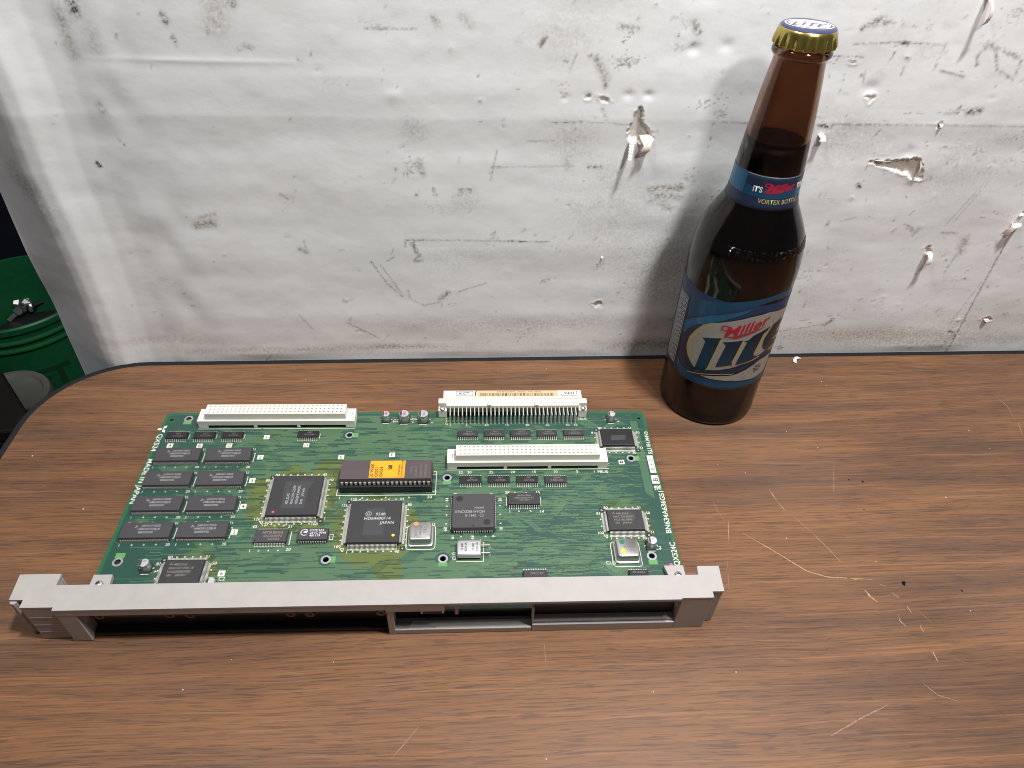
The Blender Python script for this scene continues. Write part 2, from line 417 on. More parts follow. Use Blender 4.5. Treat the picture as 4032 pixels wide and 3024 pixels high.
# grey and black marks
for a in ((148, -5, 161, 26, 13, .75), (351, 33, 359, 45, 9, .6), (502, 5, 503, 8, 11, .5), (373, 78, 382, 94, 6, .55), (449, 61, 449, 71, 4, .6), (514, 107, 522, 103, 5, .5), (530, 97, 545, 103, 6, .35),
          (208, 354, 213, 361, 6, 1.0), (255, 302, 269, 314, 3.5, .7), (787, 61, 840, 61.5, 2, .7), (840, 61.5, 900, 62, 2, .4), (1247, 111, 1230, 153, 2, .45), (1073, 326, 1060, 389, 2, .45), (1063, 361, 1080, 361, 3.5, .75),
          (1080, 361, 1240, 358, 2.5, .3), (1271, 361, 1299, 361, 5, .7), (990, 409, 1018, 409, 3.5, .65), (1016, 410, 1016, 420, 4, .6), (876, 519, 915, 519, 4, .65), (915, 519, 1090, 520, 2.5, .5), (1098, 520, 1125, 521, 3.5, .95), (1125, 521, 1188, 521, 3, .65),
          (876, 521, 876, 532, 3, .6), (890, 525, 905, 552, 8, .5), (801, 565, 835, 612, 2, .6), (835, 612, 869, 641, 2, .55), (822, 572, 866, 632, 1.6, .5), (893, 565, 908, 549, 3, .7), (898, 564, 912, 562, 5, .75), (836, 564, 850, 556, 3, .7), (844, 552, 850, 536, 3, .4),
          (882, 629, 886, 645, 3, .5), (890, 648, 915, 659, 2.5, .5), (915, 659, 950, 652, 2.5, .45), (950, 645, 968, 632, 8, .45), (991, 629, 1050, 612, 2.5, .5), (751, 698, 818, 730, 2.5, .6), (645, 679, 675, 709, 2, .4), (1192, 264, 1265, 262, 3, .55), (1140, 305, 1198, 305, 3, .4),
          (1260, 262, 1360, 268, 2.5, .35), (1560, 262, 1660, 268, 3, .45), (1844, 94, 1960, 90, 2.4, .5), (1960, 92, 2038, 97, 2.4, .45), (1800, 120, 1862, 123, 2.5, .6), (1920, 130, 1932, 112, 3, .7), (1760, 268, 1924, 268, 3.5, .6), (1924, 268, 2212, 272, 3, .45), (1770, 270, 1795, 274, 6, .7),
          (1902, 278, 1880, 300, 2.5, .6), (2212, 455, 2040, 766, 2.2, .85), (2135, 392, 2060, 480, 1.6, .35), (2125, 395, 2040, 490, 1.8, .35), (2120, 610, 2050, 700, 1.6, .3), (1660, 720, 1780, 700, 3, .45), (1780, 702, 1800, 690, 6, .7), (2050, 715, 2062, 722, 6, .55),
          (2065, 555, 2040, 590, 2.5, .5), (2030, 320, 2065, 318, 3, .4), (2110, 120, 2135, 96, 5, .55), (2110, 118, 2108, 140, 4, .55), (2135, 96, 2160, 105, 5, .4), (2150, 112, 2152, 150, 5, .5), (2152, 150, 2185, 172, 5, .45), (2168, 108, 2200, 125, 6, .45), (2205, 130, 2190, 165, 5, .5),
          (2040, 244, 2068, 243, 3.5, .6), (2090, 240, 2115, 238, 10, .6), (2030, 152, 2080, 165, 4, .5), (1920, 46, 1912, 50, 6, .5), (1860, 60, 1900, 40, 8, .5), (1790, 160, 1790, 168, 3, .4), (1868, 152, 1862, 180, 3, .35), (1950, 146, 1945, 160, 4, .4), (1948, 92, 1962, 92, 6, .6),
          (1690, 430, 1720, 429, 3.5, .8), (1852, 398, 1856, 404, 6, .85), (1700, 605, 1740, 600, 2, .35), (1400, 285, 1420, 282, 4, .5), (1341, 56, 1380, 62, 8, .35), (1500, 50, 1508, 68, 10, .5), (1490, 100, 1500, 92, 4, .5), (1300, 235, 1310, 258, 6, .3)):
    mark(dirt, *a)
# brown rub marks
for a in ((121, 21, 160, 121, 17, .38), (195, 66, 205, 100, 22, .25), (465, 0, 468, 44, 34, .32), (215, 228, 222, 240, 12, .4), (425, 487, 460, 483, 14, .6), (432, 470, 465, 462, 8, .3), (605, 420, 622, 428, 5, .6), (648, 538, 662, 545, 8, .55), (656, 520, 662, 540, 3, .6),
          (935, 38, 945, 50, 10, .42), (997, 35, 1018, 56, 12, .28), (1168, 96, 1178, 82, 8, .75), (1275, 118, 1290, 128, 8, .55), (1290, 130, 1310, 170, 12, .5), (1305, 172, 1308, 187, 7, .6), (1403, 408, 1473, 404, 10, .6), (1412, 420, 1465, 425, 12, .5), (1430, 440, 1450, 450, 10, .4), (905, 347, 914, 378, 9, .4),
          (1725, 482, 1718, 500, 7, .75), (1712, 505, 1708, 515, 7, .55), (1786, 486, 1790, 480, 6, .5), (1815, 478, 1850, 468, 3, .4), (1960, 395, 2010, 385, 9, .4), (2085, 520, 2075, 545, 16, .45), (2035, 503, 2065, 505, 5, .5), (1890, 50, 1905, 42, 9, .6), (1770, 70, 1775, 75, 7, .5), (1224, 345, 1226, 360, 12, .3)):
    mark(brown, *a)
patch(brown, 1223, 70, 70, 70, .16); patch(dirt, 893, 281, 30, 26, .3); patch(dirt, 1235, 300, 60, 45, .28); patch(dirt, 1330, 470, 120, 120, .22); patch(dirt, 1450, 560, 90, 130, .30); patch(brown, 1420, 600, 110, 80, .22)
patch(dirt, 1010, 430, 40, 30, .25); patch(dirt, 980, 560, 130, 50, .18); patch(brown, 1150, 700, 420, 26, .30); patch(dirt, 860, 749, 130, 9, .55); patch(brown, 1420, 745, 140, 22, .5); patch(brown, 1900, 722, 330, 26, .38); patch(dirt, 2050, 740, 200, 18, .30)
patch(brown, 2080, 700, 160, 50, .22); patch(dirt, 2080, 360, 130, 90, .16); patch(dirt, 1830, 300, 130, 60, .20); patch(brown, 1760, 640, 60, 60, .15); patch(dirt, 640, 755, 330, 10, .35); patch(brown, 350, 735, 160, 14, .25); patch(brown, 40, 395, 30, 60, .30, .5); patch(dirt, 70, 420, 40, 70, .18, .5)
# grit that gathers to the right and along the foot
dens = np.clip(0.25 + 0.75 * (Sg - 150) / 420, .12, 1) * (0.45 + 0.55 * np.clip(vnoise(45, 30, 3) + .5, 0, 1))
for i in range(900):
    s0 = rng.uniform(0, 660); z0 = rng.uniform(2, 245)
    if rng.random() > min(1, .18 + max(0, s0 - 120) / 480) : continue
    L = rng.exponential(1.1) + .2; ang = rng.choice([0, 0, 0.15, 1.4, 1.1, -0.4, 0.9]) + rng.normal(0, .2); w = rng.uniform(.3, .8)
    i0, i1 = np.searchsorted(ss, [s0 - 12, s0 + 12]); j0, j1 = np.searchsorted(zz, [z0 - 12, z0 + 12]); sl = (slice(j0, j1), slice(i0, i1))
    a = (Sg[sl] - s0) * math.cos(ang) + (Zg[sl] - z0) * math.sin(ang); b = -(Sg[sl] - s0) * math.sin(ang) + (Zg[sl] - z0) * math.cos(ang)
    d = np.hypot(np.maximum(np.abs(a) - L / 2, 0), b); arr = brown if rng.random() < .35 else dirt
    arr[sl] = np.maximum(arr[sl], rng.uniform(.12, .46) * np.exp(-(d / w) ** 2))
    if rng.random() < .4: hgt[sl] += rng.normal(0, .10) * np.exp(-(d / (w * 2.2)) ** 2)
dirt += 0.10 * np.clip(vnoise(9, 4, 21) - .15, 0, 1) * dens + 0.06 * np.clip(vnoise(40, 14, 22), 0, 1) * dens
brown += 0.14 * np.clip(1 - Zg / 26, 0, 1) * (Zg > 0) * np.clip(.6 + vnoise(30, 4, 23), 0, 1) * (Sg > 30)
# clusters of fine grit where something dirty has rubbed
for i in range(110):
    s0 = rng.uniform(30, 660); z0 = rng.uniform(4, 245)
    if rng.random() > .25 + max(0, s0 - 100) / 520: continue
    rx, rz, ang = rng.uniform(2, 10), rng.uniform(1.2, 5), rng.normal(0, .5)
    arr = brown if rng.random() < .4 else dirt; kk = rng.uniform(.12, .42) * min(1, .35 + s0 / 420)
    for q_ in range(int(rng.uniform(8, 34))):
        a, b = rng.normal(0, rx * .5), rng.normal(0, rz * .5); x_, y_ = s0 + a * math.cos(ang) - b * math.sin(ang), z0 + a * math.sin(ang) + b * math.cos(ang)
        i_, j_ = int((x_ - S_A) / STEP), int((y_ - Z_A) / STEP)
        if 1 <= i_ < ns - 2 and 1 <= j_ < nz - 1:
            arr[j_, i_] = max(arr[j_, i_], kk)
            if rng.random() < .6: arr[j_, i_ + 1] = max(arr[j_, i_ + 1], kk * .7)
            if rng.random() < .3: arr[j_ - 1, i_] = max(arr[j_ - 1, i_], kk * .7)
# relief: folds, waves, dents
def fold(zc, up, down, a, s0=-100, s1=900):
    m_ = 1 / (1 + np.exp(-(Sg - s0) / 14)) / (1 + np.exp((Sg - s1) / 14))
    zc_ = zc + 1.2 * vnoise(90, 300, int(zc * 7))
    d = Zg - zc_; return a * m_ * np.where(d > 0, np.exp(-(d / up) ** 1.4), np.exp(-(-d / down) ** 1.4))
hgt += fold(175.5, 70, 10, .85) + fold(149, 9, 22, .32, 20) + fold(198, 10, 12, .2, 20, 430) + fold(122, 16, 20, .25, 150, 620) + fold(204, 1.6, 1.6, .4, 60, 92) + fold(204, 1.6, 1.6, .35, 104, 128) + fold(88, 14, 18, .2, -10, 500) + fold(38, 10, 22, .2, 40, 700)
hgt += .55 * vnoise(70, 45, 5) + .26 * vnoise(27, 19, 6) + .07 * vnoise(9, 7, 7) + .018 * vnoise(3.2, 2.4, 8) + .14 * vnoise(70, 11, 9)
hgt += 1.1 * np.exp(-((Sg - 62 - .25 * Zg) / 9) ** 2) * vnoise(60, 60, 31) + .7 * np.exp(-((Sg - 40) / 22) ** 2) * vnoise(14, 22, 32)
for x, y, a, r in ((1357, 205, -1.2, 8), (1220, 210, -.9, 6), (1500, 105, -1.5, 9), (1880, 190, -1.8, 12), (1570, 98, -1.3, 10), (850, 205, .8, 12), (1270, 205, -1.2, 5), (1400, 205, -1.5, 7), (1960, 350, 1.6, 14), (1960, 330, -1.0, 10), (1295, 660, -1.0, 6), (1705, 340, .8, 10), (1410, 420, .7, 14), (2070, 690, .8, 5)):
    s0, z0 = wl(x, y); hgt += .45 * a * np.exp(-((Sg - s0) ** 2 + 1.6 * (Zg - z0) ** 2) / (r / 3.3 * 1.3) ** 2)
# torn places: the skin is gone, the core shows, the rim stands up
def inside(poly):
    P_ = [wl(*p) for p in poly]; r = np.zeros_like(Sg, bool)
    for (x0, y0), (x1, y1) in zip(P_, P_[1:] + P_[:1]):
        c = ((y0 > Zg) != (y1 > Zg)) & (Sg < (x1 - x0) * (Zg - y0) / (y1 - y0 + 1e-9) + x0); r ^= c
    dmin = np.full_like(Sg, 1e3)
    for a, b in zip(P_, P_[1:] + P_[:1]): dmin = np.minimum(dmin, seg(a, b))
    sd = np.where(r, dmin, -dmin) + .9 * vnoise(2.0, 1.7, 77) + .5 * vnoise(.9, .9, 78)   # ragged edge
    return sd > 0, np.abs(sd)
for poly, dep in (([(1381, 228), (1388, 232), (1386, 262), (1402, 275), (1408, 298), (1400, 322), (1384, 326), (1372, 303), (1358, 305), (1355, 280), (1366, 262), (1373, 240)], 2.2),
                  ([(1878, 347), (1918, 346), (1985, 342), (1992, 362), (1990, 386), (1974, 386), (1950, 374), (1885, 354)], 2.4), ([(1998, 536), (2010, 532), (2012, 545), (2004, 556), (1998, 550)], 1.8),
                  ([(1266, 203), (1276, 200), (1274, 210), (1266, 212)], .8), ([(1290, 206), (1312, 212), (1318, 222), (1296, 216)], .6), ([(1868, 205), (1886, 203), (1890, 212), (1876, 222)], .7), ([(1835, 132), (1848, 131), (1848, 137), (1836, 139)], 1.0),
                  ([(2120, 688), (2136, 684), (2142, 692), (2122, 698)], 1.2), ([(2020, 268), (2032, 262), (2034, 268), (2024, 276)], 1.2), ([(1278, 656), (1296, 650), (1300, 658), (1286, 664)], .9), ([(1214, 201), (1219, 200), (1219, 206), (1214, 208)], .9)):
    r, d = inside(poly)
    hgt = np.where(r, hgt - dep * np.clip(d / .8, 0, 1), hgt + .28 * np.exp(-(d / 1.0) ** 2))
    bare = np.maximum(bare, np.where(r, 1.0, np.exp(-(d / .9) ** 2))); dirt = np.where(r, dirt * .2, dirt)
# left border: the sheet swells forward, then is folded away to the back
bend = np.interp(Sg + 1.6 * vnoise(400, 45, 41), [-57, -49, -39, -30, -24, -18, -10, -2, 8, 20, 34, 60, 700], [-20, -15.5, -9, -3, .8, 2.9, 3.1, .3, -2.1, -2.4, -1.2, 0, 0])
kern = np.hanning(9); kern /= kern.sum()
bend = np.apply_along_axis(lambda r_: np.convolve(np.pad(r_, 4, 'edge'), kern, 'valid'), 1, bend)
yy = -(hgt + bend * (1 + .15 * vnoise(200, 60, 43)))
yy = np.where((Zg < 6) & (Sg > 6), yy * np.clip(Zg / 6, 0, 1) + (1 - np.clip(Zg / 6, 0, 1)) * np.maximum(yy, 0.2), np.maximum(yy, -6))
yy *= np.clip((252 - Zg) / 6, 0, 1) * np.clip((668 - Sg) / 8, 0, 1)
zf = -FLOOR_Z
co = np.stack([Sg, yy, Zg + zf], -1).reshape(-1, 3) * MM
idx = np.arange(ns * nz).reshape(nz, ns)
quads = np.stack([idx[:-1, :-1], idx[:-1, 1:], idx[1:, 1:], idx[1:, :-1]], -1).reshape(-1, 4)
me = bpy.data.meshes.new('sheet_face')
me.vertices.add(len(co)); me.vertices.foreach_set('co', co.ravel())
me.loops.add(quads.size); me.loops.foreach_set('vertex_index', quads.ravel())
me.polygons.add(len(quads)); me.polygons.foreach_set('loop_start', np.arange(0, quads.size, 4)); me.polygons.foreach_set('loop_total', np.full(len(quads), 4))
me.polygons.foreach_set('use_smooth', np.ones(len(quads), bool)); me.update(calc_edges=True)
for nm, arr in (('dirt', dirt), ('brown', brown), ('bare', bare)):
    me.attributes.new(nm, 'FLOAT', 'POINT').data.foreach_set('value', np.clip(arr, 0, 1).astype(np.float32).ravel())
m_sheet = mat('scuffed_white_paint', (0.8, 0.8, 0.8), 0.55, 0, 0.35)
t = NT(m_sheet); v = t.coord()
gr = t.noise(v, 520, 6, 0.68); gr2 = t.noise(t.coord((1, 1, .35)), 1500, 3, 0.6); big = t.noise(v, 14, 4, 0.6)
basec = t.ramp(big, [(0.3, (0.805, 0.83, 0.85)), (0.7, (0.865, 0.88, 0.89))])
k = t.math('MULTIPLY', t.attr('brown'), t.math('MULTIPLY_ADD', gr, 4.4)); k.node.inputs[1].links[0].from_node.inputs[2].default_value = -1.35
k = t.math('MULTIPLY', k, 1.35, True)
c = t.mix(k, basec, (0.27, 0.215, 0.15))
k2 = t.math('MULTIPLY', t.attr('dirt'), t.math('MULTIPLY_ADD', gr, 5.2)); k2.node.inputs[1].links[0].from_node.inputs[2].default_value = -1.75
k2 = t.math('MULTIPLY', k2, 1.45, True)
c = t.mix(k2, c, (0.105, 0.096, 0.084))
c = t.mix(t.math('MULTIPLY', t.attr('bare'), 0.9, True), c, t.ramp(gr, [(0.35, (0.66, 0.60, 0.53)), (0.6, (0.82, 0.79, 0.75))]))
spk = t.ramp(gr2, [(0.70, (0, 0, 0)), (0.76, (1, 1, 1))])
c = t.mix(t.math('MULTIPLY', spk, 0.18), c, (0.35, 0.33, 0.30))
t.color(c)
bmp = t.math('ADD', t.math('MULTIPLY', t.noise(v, 700, 3, 0.6), 0.6), t.math('MULTIPLY', t.noise(v, 240, 3, 0.6), 0.5))
t.bump(bmp, 0.16, 0.0005)
me.materials.append(m_sheet)
put('sheet_face', me, BS)
# the parts of the sheet that go on outside that dense piece
g = MB(); g.box(-14, 668, 0.6, 5, zf - 420, zf - 40.3); g.build('sheet_foot', m_sheet, BS)
g = MB(); g.box(668.0, 1100, 0, 5, zf - 420, zf + 520); g.build('sheet_side', m_sheet, BS)
g = MB(); g.box(-57, 668.0, 0, 5, zf + 252.0, zf + 520); g.build('sheet_top', m_sheet, BS)
# torn paper that stands off the sheet
m_torn = mat('torn_paper', (0.78, 0.72, 0.66), 0.8); m_pink = mat('torn_paper_core', (0.80, 0.68, 0.60), 0.85)
def flap(x, y, pts, w0, w1, m_, side=0.0):
    """curled strip: pts = list of (ds, out, dz) from the pixel (x, y)"""
    s0, z0 = wl(x, y); g = MB(); rows = []; n = len(pts)
    for i, (a, o_, b) in enumerate(pts):
        w = w0 + (w1 - w0) * i / (n - 1); w *= 1 + .25 * math.sin(i * 2.3)
        a, o_, b, w = a * .85, o_ * .75, b * .85, w * .85
        rows.append(((s0 + a - w / 2, -o_ - side * w, z0 + b + zf), (s0 + a + w / 2, -o_ + side * w, z0 + b + zf)))
    vs = [p for r in rows for p in r] + [(p[0], p[1] + .16, p[2] - .06) for r in rows for p in r]; k = 2 * n
    fs = [(2 * i, 2 * i + 1, 2 * i + 3, 2 * i + 2) for i in range(n - 1)] + [(k + 2 * i + 2, k + 2 * i + 3, k + 2 * i + 1, k + 2 * i) for i in range(n - 1)]
    fs += [(2 * i, 2 * i + 2, k + 2 * i + 2, k + 2 * i) for i in range(n - 1)] + [(2 * i + 3, 2 * i + 1, k + 2 * i + 1, k + 2 * i + 3) for i in range(n - 1)] + [(1, 0, k, k + 1), (2 * n - 2, 2 * n - 1, k + 2 * n - 1, k + 2 * n - 2)]
    g.add(vs, fs); return smooth_angle(g.build('torn_flap', m_, BS), 50)
flap(1393, 300, [(0, .2, 3), (1, 3.5, 1), (1.2, 6, -2.5), (.3, 7, -6), (-1, 6, -8.5)], 9, 5, m_pink, .12)
flap(1772, 291, [(0, .2, .5), (.3, 3.0, .2), (.5, 5.5, -1), (.3, 6.3, -2.6)], 4, 4.4, m_torn)
flap(2003, 548, [(0, .2, 2), (.4, 3, 1.5), (.6, 6, -1), (.3, 7.5, -4.5), (-.4, 7, -7)], 4, 5, m_torn, .1)
flap(2188, 488, [(2, .2, 3), (0, 3.5, 2.5), (-3, 6, 1.5), (-5, 5, -1.5), (-5.5, 3, -6)], 5, 3.5, m_torn, -.3)
flap(2202, 468, [(1, .2, 3), (-1, 3, 2), (-3.5, 4, 1)], 5, 3, m_torn, .2)
flap(2126, 8, [(0, .2, 4), (.6, 5, 3), (1.2, 9, 0), (1.6, 10, -5), (1.2, 9, -9), (.2, 7, -11)], 2.6, 3.4, m_pink, .2)
flap(1982, 346, [(3, .2, 0), (3.5, 2.5, -4), (3.2, 3.4, -8), (2.5, 2.5, -11.5)], 2.4, 2.2, m_torn, .4)
flap(1900, 348, [(-5, .2, 1), (-1, 1.6, .9), (4, 1.8, .6), (10, .8, .4)], 1.6, 1.6, m_torn, .2)
flap(2030, 268, [(0, .1, .5), (.4, 2.2, .2), (.2, 3, -1.4)], 2.6, 2, m_torn)
flap(2128, 690, [(0, .1, .8), (.2, 2.0, .6), (.2, 2.6, -.9)], 4.4, 3, m_torn)
flap(1300, 555, [(0, .1, .5), (.2, 1.3, .2), (.1, 1.6, -.8)], 1.6, 1.2, m_torn)
# ribbed plastic anchor poking out of the large tear
s0, z0 = wl(1364, 303); g = MB(); rings = []
for i in range(23):
    a = i / 22; r = (1.75 - .7 * a) * (1 if i % 4 < 2 else .72)
    cx, cy, cz = s0 - 1.2 * a, -2.2 - 5.0 * a, z0 - 9.0 * a + zf
    rings.append([(cx + r * math.cos(6.2832 * j / 12), cy + .85 * r * math.sin(6.2832 * j / 12) * .85, cz + .55 * r * math.sin(6.2832 * j / 12)) for j in range(12)])
g.loft(rings); g.build('wall_anchor', mat('white_anchor_plastic', (0.72, 0.71, 0.69), 0.5), BS)

# ================================================================== behind the table on the left
m_green = speckled('green_bucket_plastic', (0.008, 0.12, 0.040), 0.45, 0.25, 90)
def bucket(name, cx, cy, ztop, R, H, m_, label):
    B = empty(name, (cx, cy, FLOOR_Z)); tag(B, label, 'bucket')
    zt = ztop - FLOOR_Z; b0 = zt - H; r = lambda z: R * (0.86 + 0.14 * (z - b0) / H); g = MB()
    pr = [(r(b0) - 2, b0), (r(b0), b0 + 4)] + [(r(zt - 62), zt - 62)]
    for zc in (56, 38): pr += [(r(zt - zc), zt - zc), (r(zt - zc) + 5.5, zt - zc + 2), (r(zt - zc) + 5.5, zt - zc + 5), (r(zt - zc) , zt - zc + 7.5)]
    pr += [(R, zt - 16), (R + 4.5, zt - 14), (R + 5.5, zt - 3), (R + 3, zt), (R - 2, zt - 1), (r(b0) - 5, b0 + 5)]
    g.lathe(pr, 64, cap0=True, cap1=True); smooth_angle(g.build('shell', m_, B), 40)
    return B
gb = bucket('green_bucket', -978, 1140, -480, 133, 300, m_green, 'green plastic bucket of scrap metal standing on the floor behind the table')
# lettering on its side, bent round the shell
def wrap(mb, R, z_of, ang0, cx=0, cy=0, off=0.0, step=2.0, taper=None):
    """bend a flat drawing (x along, y up) round an upright cylinder"""
    me_ = bpy.data.meshes.new('w'); me_.from_pydata(mb.v, [], mb.f); bm = bmesh.new(); bm.from_mesh(me_); bpy.data.meshes.remove(me_)
    xs = [v_.co.x for v_ in bm.verts]; x = math.floor(min(xs) / step) * step
    while x < max(xs):
        x += step; bmesh.ops.bisect_plane(bm, geom=bm.verts[:] + bm.edges[:] + bm.faces[:], plane_co=(x, 0, 0), plane_no=(1, 0, 0), dist=1e-5)
    bm.verts.index_update(); out = MB(); vs = []
    for v_ in bm.verts:
        z = z_of + v_.co.y; Rz = (R(z) if callable(R) else R) + off + v_.co.z; a = ang0 + v_.co.x / (R(z_of) if callable(R) else R)
        vs.append((cx + Rz * math.cos(a), cy + Rz * math.sin(a), z))
    out.add(vs, [tuple(v_.index for v_ in f_.verts) for f_ in bm.faces]); bm.free(); return out
g = MB(); g.text('MET', 0, 0, 46, 0, bold=.03)
wrap(g, lambda z: 133 * (0.86 + 0.14 * z / 300) , 170, math.radians(-62), off=1.0, step=8).build('lettering', mat('black_print', (0.005, 0.05, 0.02), .6), gb)
m_scrap = mat('scrap_metal', (0.55, 0.55, 0.56), 0.3, 0.9); m_scrapd = mat('dark_scrap', (0.02, 0.02, 0.022), 0.6)
g = MB(); g.lathe([(114, 170), (113, 176), (20, 186)], 24); g.build('scrap_heap', m_scrapd, gb)
random.seed(3)
for i in range(16):
    a = random.uniform(-2.6, .3); r = random.uniform(20, 104); g = MB(); w = random.uniform(6, 15)
    g.lathe([(w * .6, 0), (w, 3), (w, 12), (w * .5, 15), (w * .5, 34)], 6); o = smooth_angle(g.build('scrap_bolt', m_scrap if i % 2 else m_scrapd, gb, (r * math.cos(a), r * math.sin(a), 192 + random.uniform(-4, 14))), 30)
    o.rotation_euler = (random.uniform(.6, 2), random.uniform(0, 3), random.uniform(0, 6))
pb = on_table((118, 1224), -596)
for i in range(9):
    g = MB(); w = random.uniform(7, 13); g.lathe([(w * .6, 0), (w, 3), (w, 12), (w * .5, 15), (w * .5, 34)], 6)
    o = smooth_angle(g.build('scrap_bolt', m_scrap if i % 3 else m_scrapd, gb, (pb[0] + 978 + random.uniform(-20, 28), pb[1] - 1140 + random.uniform(-14, 22), 188 + random.uniform(0, 14))), 30); o.rotation_euler = (random.uniform(.6, 2), random.uniform(0, 3), random.uniform(0, 6))
# grey tin with a domed lid, and a dark board leaning on it
p = on_table((20, 1560), -330); R_ = 52.0
m_tin = speckled('grey_tin', (0.17, 0.17, 0.15), 0.5, 0.12, 60)
gt = empty('grey_drum', (p[0], p[1], FLOOR_Z)); tag(gt, 'round grey lidded drum on the floor between green bucket and table corner', 'drum')
zt = -330 - FLOOR_Z; g = MB(); g.lathe([(R_ - 4, 0), (R_, 5), (R_, zt - 20)], 48, cap1=False); smooth_angle(g.build('body', m_tin, gt))
g = MB(); g.lathe([(R_ + 1, zt - 22), (R_ + 3, zt - 20), (R_ + 3, zt - 6), (R_ + 1, zt), (R_ - 6, zt + 1), (R_ - 9, zt - 3), (4, zt - 2)], 48); smooth_angle(g.build('lid', m_tin, gt))
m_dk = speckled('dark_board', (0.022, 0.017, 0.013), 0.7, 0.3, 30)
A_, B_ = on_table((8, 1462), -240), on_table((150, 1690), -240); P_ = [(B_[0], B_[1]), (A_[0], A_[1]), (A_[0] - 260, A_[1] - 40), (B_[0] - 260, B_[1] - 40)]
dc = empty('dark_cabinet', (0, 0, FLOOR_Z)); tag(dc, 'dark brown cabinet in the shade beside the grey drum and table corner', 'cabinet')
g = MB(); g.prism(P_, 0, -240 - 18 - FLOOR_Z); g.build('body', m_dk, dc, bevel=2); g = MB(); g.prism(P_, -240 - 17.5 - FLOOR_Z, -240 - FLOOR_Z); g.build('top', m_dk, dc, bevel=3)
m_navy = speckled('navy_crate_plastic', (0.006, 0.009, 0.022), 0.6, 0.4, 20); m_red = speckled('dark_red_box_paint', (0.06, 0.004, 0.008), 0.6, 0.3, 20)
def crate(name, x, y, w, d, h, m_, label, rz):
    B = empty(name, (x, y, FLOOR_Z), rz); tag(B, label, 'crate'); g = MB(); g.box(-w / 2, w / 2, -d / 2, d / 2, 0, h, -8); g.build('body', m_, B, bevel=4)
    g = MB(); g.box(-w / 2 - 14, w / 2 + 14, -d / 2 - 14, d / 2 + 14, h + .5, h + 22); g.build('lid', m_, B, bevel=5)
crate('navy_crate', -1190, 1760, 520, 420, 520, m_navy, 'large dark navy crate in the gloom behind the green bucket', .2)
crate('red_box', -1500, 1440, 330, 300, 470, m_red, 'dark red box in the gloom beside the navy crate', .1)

# ================================================================== the bottle
BX, BY = 135.2, 376.6
BT = empty('beer_bottle', (BX, BY, 0)); tag(BT, 'full brown glass long-neck beer bottle with blue labels and gold crown cap', 'bottle')
PROF = [(27.5, 0.0), (30.0, .8), (31.3, 2.6), (31.9, 7), (31.9, 60), (32.0, 96), (32.3, 106), (32.1, 114), (31.3, 122), (30.2, 128), (28.4, 134), (25.8, 139.5), (23.0, 145), (20.6, 149.5), (19.4, 153), (18.75, 158), (18.5, 164), (18.1, 172), (17.4, 180), (16.4, 190), (15.3, 202), (14.0, 213), (12.9, 221.5), (12.7, 224.3),
        (13.6, 224.9), (14.5, 226.2), (14.6, 227.6), (14.0, 229.0), (12.9, 229.8), (12.8, 231.5), (13.1, 233.5), (13.0, 236.4), (12.0, 237.4)]
_pz = [z for r, z in PROF]; _pr = [r for r, z in PROF]
def BR(z): return float(np.interp(z, _pz[3:], _pr[3:]))
def resample(pr, n):
    """Catmull-Rom through the profile"""
    out = []
    for i in range(len(pr) - 1):
        p0, p1, p2, p3 = pr[max(0, i - 1)], pr[i], pr[i + 1], pr[min(len(pr) - 1, i + 2)]
        for k in range(n):
            u = k / n; out.append(tuple(.5 * (2 * b + (c_ - a) * u + (2 * a - 5 * b + 4 * c_ - d) * u * u + (3 * b - a - 3 * c_ + d) * u ** 3) for a, b, c_, d in zip(p0, p1, p2, p3)))
    return out + [pr[-1]]
m_glass = mat('brown_glass', (0.29, 0.155, 0.085), 0.035, 0, 0.5, IOR=1.5, Transmission_Weight=1.0)
tg = NT(m_glass); tg.rough(tg.ramp(tg.noise(tg.coord(), 60, 5, .65), [(.35, (.05, .05, .05)), (.75, (.20, .20, .20))])); tg.bump(tg.noise(tg.coord(), 45, 2, .5), .06, .002)
inner = [(r - 2.6, z) for r, z in PROF if 8 < z < 222]
inner = [(3, 5.2), (24, 5.0), (28.6, 8)] + inner + [(10.2, 225), (10.0, 237.2)]
FILL = 184.0
air = [(r, z) for r, z in inner if z > FILL + 1]; r_f = float(np.interp(FILL, [z for r, z in inner], [r for r, z in inner]))
g = MB(); g.lathe([(3, 2.4), (24, 2.0)] + resample(PROF, 4) + [(11, 237.5)] + list(reversed(resample([(r_f * .6, FILL - .4), (r_f - .8, FILL - .1), (r_f, FILL + .6)] + air, 2))) + [(r_f * .1, FILL - .4)], 96)
glass = g.build('glass', m_glass, BT, smooth=True)
m_beer = mat('beer', (0.22, 0.15, 0.14), 0.3, 0, 0.3)
liq = [(r - .4, z) for r, z in inner if z < FILL - 4]; rl = r_f - .6
g = MB(); g.lathe(resample(liq + [(rl, FILL - 1.6)], 2) + [(rl * .5, FILL - 1.7)], 64); g.build('beer', m_beer, BT, smooth=True)
def solid_glyphs(txt, ex, bev):
    cu = bpy.data.curves.new('glyphs', 'FONT'); cu.body = txt; cu.size = 1; cu.resolution_u = 2; cu.extrude = ex; cu.bevel_depth = bev; cu.bevel_resolution = 1
    ob = bpy.data.objects.new('glyphs', cu); me_ = bpy.data.meshes.new_from_object(ob)
    vs = [tuple(v_.co) for v_ in me_.vertices]; fs = [tuple(p_.vertices) for p_ in me_.polygons]
    bpy.data.meshes.remove(me_); bpy.data.objects.remove(ob); bpy.data.curves.remove(cu)
    x0 = min(a[0] for a in vs); return [(a - x0, b, c_) for a, b, c_ in vs], fs
vs, fs = solid_glyphs('TRIPLE HOPS BREWED', .03, .035); k = 4.6 / .72
stretch = 44.0 / (max(a[0] for a in vs) * k * 11 / 18.6)
